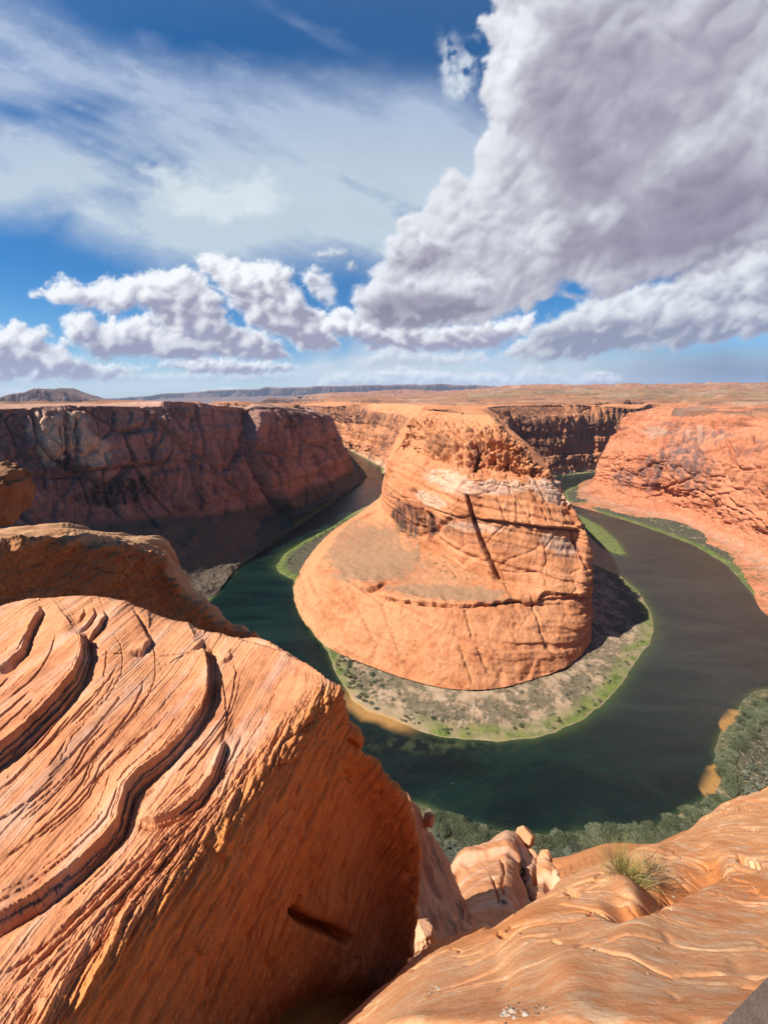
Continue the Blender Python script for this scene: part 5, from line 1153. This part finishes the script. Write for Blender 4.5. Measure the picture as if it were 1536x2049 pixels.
# shrubs of the point bar around the butte
bar=[tuple(p) for p in [Zp(*q,2)[:2] for q in [(665,1318),(700,1385),(745,1418),(800,1440),(860,1460),(930,1470),(1000,1474),(1060,1468),(1110,1455),(1160,1432),(1200,1402),(1235,1365),(1268,1315),(1290,1280),(1290,1230),(1240,1180),(1195,1160),(1182,1270),(1165,1307),(1130,1335),(1070,1360),(990,1380),(900,1381),(810,1360),(735,1335),(680,1310)]]]
bx=[p[0] for p in bar];by=[p[1] for p in bar];n_=0;tries=0
while n_<420 and tries<20000:
    tries+=1;p=(rs.uniform(min(bx),max(bx)),rs.uniform(min(by),max(by)))
    if not inside(p,bar): continue
    a,b=project(np.array([p[0],p[1],2.]));
    dens=.35+.65*math.exp(-((a-700)/70)**2)+.3*(float(noise(p[0]/20,p[1]/20,0,3))>0)-.25*(a>1000)*(b>1400)
    if math.hypot((a-800)/60,(b-1400)/22)<1 and rs.random()<.8: continue
    if rs.random()>dens: continue
    g=rs.random()<(.5 if a<800 else .12);m=rs.choice(GRN if g else SML)
    s_=rs.uniform(.9,2.0)*(1.5 if a<800 else 1)
    if g: shrub('green_shrub',m[0],None,(p[0],p[1],1.0),s_*1.5,'small green shrub on the sandy flat below the butte','shrub','green shrubs on the sandy flat below the butte',rs)
    else: shrub('desert_shrub',m[0],None,(p[0],p[1],1.0),s_*1.2,'small dark shrub scattered on the sandy flat below the butte','shrub','dark shrubs on the sandy flat below the butte',rs)
    n_+=1
for (a,b,sc,l) in ((745,1352,5.,'round dark green tree beside the blue tent on the sandy flat'),(865,1438,3.4,'lone round green bush on the sand near the beach, right of the boats'),(1032,1372,3.2,'dark bush at the foot of the butte, left of two others'),(1052,1362,3.,'dark bush at the foot of the butte, middle of three'),(1108,1345,3.4,'dark bush at the foot of the butte, right of two others')):
    h=Zp(a,b,2);m=BIG[1];shrub('bush',m[0],m[1],(h[0],h[1],1.6),sc*.8,l,'bush',None,rs)
for k in range(46):
    t=k/45;a=np.interp(t,[0,.3,.6,1],[905,1010,1090,1178])+rs.gauss(0,5);b=np.interp(t,[0,.3,.6,1],[1386,1380,1352,1300])+rs.uniform(0,9);h=Zp(a,b,2);m=rs.choice(GRN)
    shrub('green_shrub',m[0],None,(h[0],h[1],1.4),rs.uniform(1.6,3.),'green shrub in the line along the foot of the butte','shrub','shrubs lined up along the foot of the butte',rs)
for k in range(90):
    t=rs.random();a=np.interp(t,[0,.35,.7,1],[720,655,612,575])+rs.gauss(0,4);b=np.interp(t,[0,.35,.7,1],[1030,1062,1098,1135])+rs.gauss(0,6);h=Zp(a,b,2);m=rs.choice(SML)
    shrub('scrub_bush',m[0],None,(h[0],h[1],1.),rs.uniform(2.,3.6),'dark grey bush in the strip left of the butte terrace','shrub','dark bushes in the strip left of the butte terrace',rs)
# ---------------------------------------------------------------- boats and tent on the beach
s=NT('white_hull');M_hull=s.finish((.80,.80,.78,1),.4);s=NT('boat_dark');M_bd=s.finish((.10,.12,.16,1),.6);s=NT('blue_cloth');M_tent=s.finish((.16,.14,.62,1),.7);s=NT('pale_cloth');M_tent2=s.finish((.55,.55,.80,1),.7)
def tube(name,pts,r,mat,parent,seg=8):
    V=[];F=[];pts=[np.array(p,float) for p in pts]
    for i,p in enumerate(pts):
        t=pts[min(i+1,len(pts)-1)]-pts[max(i-1,0)];t/=np.linalg.norm(t);a_=np.cross(t,[0,0,1.]);a_/=np.linalg.norm(a_)+1e-9;b_=np.cross(a_,t)
        rr_=r[i] if hasattr(r,'__len__') else r
        for k in range(seg): V.append(p+rr_*(a_*math.cos(k*2*math.pi/seg)+b_*math.sin(k*2*math.pi/seg)))
    for i in range(len(pts)-1):
        for k in range(seg): F.append([i*seg+k,i*seg+(k+1)%seg,(i+1)*seg+(k+1)%seg,(i+1)*seg+k])
    return mesh_np(name,np.array(V),np.array(F),mat,True,parent=parent)
def boat(px_,py_,rot,label):
    h=Zp(px_,py_,.3);e=bpy.data.objects.new('raft',None);C_.objects.link(e);e.location=(h[0],h[1],.25);e.rotation_euler=(0,0,rot);tag(e,label,'boat','boats pulled up on the beach')
    L,Wd=2.4,.85
    for sgn in (-1,1): tube('side_tube',[(-L,sgn*Wd*.8,.25),(-L*.5,sgn*Wd,.2),(L*.4,sgn*Wd,.22),(L*.85,sgn*Wd*.5,.36),(L,0,.5)],[.16,.26,.26,.24,.18],M_hull,e)
    V=np.array([(-L,-.7,.12),(L*.7,-.7,.12),(L*.95,0,.2),(L*.7,.7,.12),(-L,.7,.12),(-L,0,.12)]);mesh_np('floor',V,np.array([[0,1,2,5],[5,2,3,4]]),M_bd,False,parent=e)
    for xx in (-1.2,.1): tube('seat',[(xx,-.8,.34),(xx,.8,.34)],.13,M_hull,e)
    tube('transom',[(-L,-.75,.3),(-L,.75,.3)],.15,M_hull,e)
boat(788,1418,1.0,'white boat on the beach, left of the two side by side');boat(795,1420,1.15,'white boat on the beach, right of the two side by side')
h=Zp(757,1364,2);e=bpy.data.objects.new('tent',None);C_.objects.link(e);e.location=(h[0],h[1],1.7);tag(e,'small blue tent on the sand under the round dark green tree','tent')
V=[];F=[];na_,nb_=16,7
for j in range(nb_):
    t=j/(nb_-1)*math.pi/2
    for i in range(na_): V.append((1.7*math.cos(t)*math.cos(i*2*math.pi/na_),1.4*math.cos(t)*math.sin(i*2*math.pi/na_),1.35*math.sin(t)))
for j in range(nb_-1):
    for i in range(na_): F.append([j*na_+i,j*na_+(i+1)%na_,(j+1)*na_+(i+1)%na_,(j+1)*na_+i])
mesh_np('canopy',np.array(V),np.array(F),M_tent,True,parent=e)
mesh_np('door',np.array([(-.5,-1.36,0),(.5,-1.36,0),(.3,-1.18,.8),(-.3,-1.18,.8)]),np.array([[0,1,2,3]]),M_tent2,False,parent=e)
# ---------------------------------------------------------------- grass tuft on the rim
def blades(name,n,length,spread,mat,seed,parent,wid=.004,droop=.35,base=.06):
    r=np.random.RandomState(seed);V=[];F=[];k=0
    for i in range(n):
        a=r.uniform(0,6.283);b=r.uniform(0,base);p=np.array([b*math.cos(a),b*math.sin(a),0.]);a2=a+r.normal()*.8
        tilt=abs(r.normal())*spread;L=length*r.uniform(.45,1.1);dirv=np.array([math.cos(a2)*math.sin(tilt),math.sin(a2)*math.sin(tilt),math.cos(tilt)])
        sd_=np.array([-math.sin(a2),math.cos(a2),0])*wid*r.uniform(.5,1.2);nseg=5
        for s_ in range(nseg+1):
            f=s_/nseg;q_=p+dirv*L*f+np.array([math.cos(a2),math.sin(a2),-1.])*droop*L*f*f*.35*r.uniform(.8,1.2);w_=sd_*(1-f*.85)
            V+=[q_-w_,q_+w_]
        for s_ in range(nseg): F.append([k+2*s_,k+2*s_+1,k+2*s_+3,k+2*s_+2])
        k+=2*(nseg+1)
    return mesh_np(name,np.array(V),np.array(F),mat,False,parent=parent)
s=NT('grass_green');n1=s.noise(s.scalev(s.pos(),(18,)*3),1.,2,.5);M_gr=s.finish(s.ramp(n1,[(.35,(.12,.12,.022)),(.65,(.27,.22,.055))]),.7)
s=NT('grass_dry');M_dry=s.finish((.30,.21,.09,1),.8);s=NT('dead_twig');M_tw=s.finish((.10,.06,.04,1),.9)
h,_=drop_on('rim_rock',1252,1752)
if h is None: h=Vector(T(1252,1752,4.8))
e=bpy.data.objects.new('grass_tuft',None);C_.objects.link(e);e.location=h-Vector((0,0,.02));tag(e,'yellow green tuft of grass growing at the edge of the rim rock','grass tuft')
blades('blades',300,.30,.6,M_gr,3,e,.0026,.45,.13)
blades('dry_stalks',240,.30,.9,M_dry,5,e,.0022,.6,.16)
for i in range(9):
    r=rs.uniform(0,6.28);p0=np.array([.05*math.cos(r)+.1,.05*math.sin(r),.02]);p1=p0+np.array([rs.uniform(.05,.3),rs.uniform(-.15,.1),rs.uniform(.0,.06)]);p2=p1+np.array([rs.uniform(.05,.2),rs.uniform(-.1,.1),rs.uniform(-.02,.05)])
    tube('twig',[p0,p1,p2],[.005,.003,.0015],M_tw,e,5)
h2,_=drop_on('rim_rock',1300,1740)
if h2 is not None:
    e2=bpy.data.objects.new('grass_tuft',None);C_.objects.link(e2);e2.location=h2;tag(e2,'dry straw coloured grass tuft right of the yellow green tuft on the rim','grass tuft')
    blades('dry_stalks',150,.26,.7,M_dry,8,e2,.0022,.5,.07)
# shrubs on the spur
for (a,b) in ((1046,1752),(1048,1766),(1056,1788),(1060,1800),(1008,1808),(1046,1742)):
    h,_=drop_on('rock_spur',a,b)
    if h is not None: shrub('desert_shrub',SAG[1][0],None,h,.55,'tiny grey shrub growing in a cleft of the banded spur','shrub','shrubs in the clefts of the banded spur',rs)
# ---------------------------------------------------------------- haze
x0,x1,y0,y1,z0,z1=-31000,31000,-400,29000,-620,1250
V=np.array([(x,y,z) for x in (x0,x1) for y in (y0,y1) for z in (z0,z1)],float)
F=np.array([[0,1,3,2],[4,6,7,5],[0,4,5,1],[2,3,7,6],[0,2,6,4],[1,5,7,3]])
s=NT('air');pv=s.n('ShaderNodeVolumePrincipled');pv.inputs['Color'].default_value=(.55,.72,1,1);pv.inputs['Density'].default_value=1.7e-5;pv.inputs['Anisotropy'].default_value=.0
o_=s.n('ShaderNodeOutputMaterial');s.t.links.new(pv.outputs[0],o_.inputs['Volume'])
hz_o=mesh_np('haze',V,F,s.m,False);tag(hz_o,'pale blue haze over the far plateau and mesas','haze',kind='stuff')
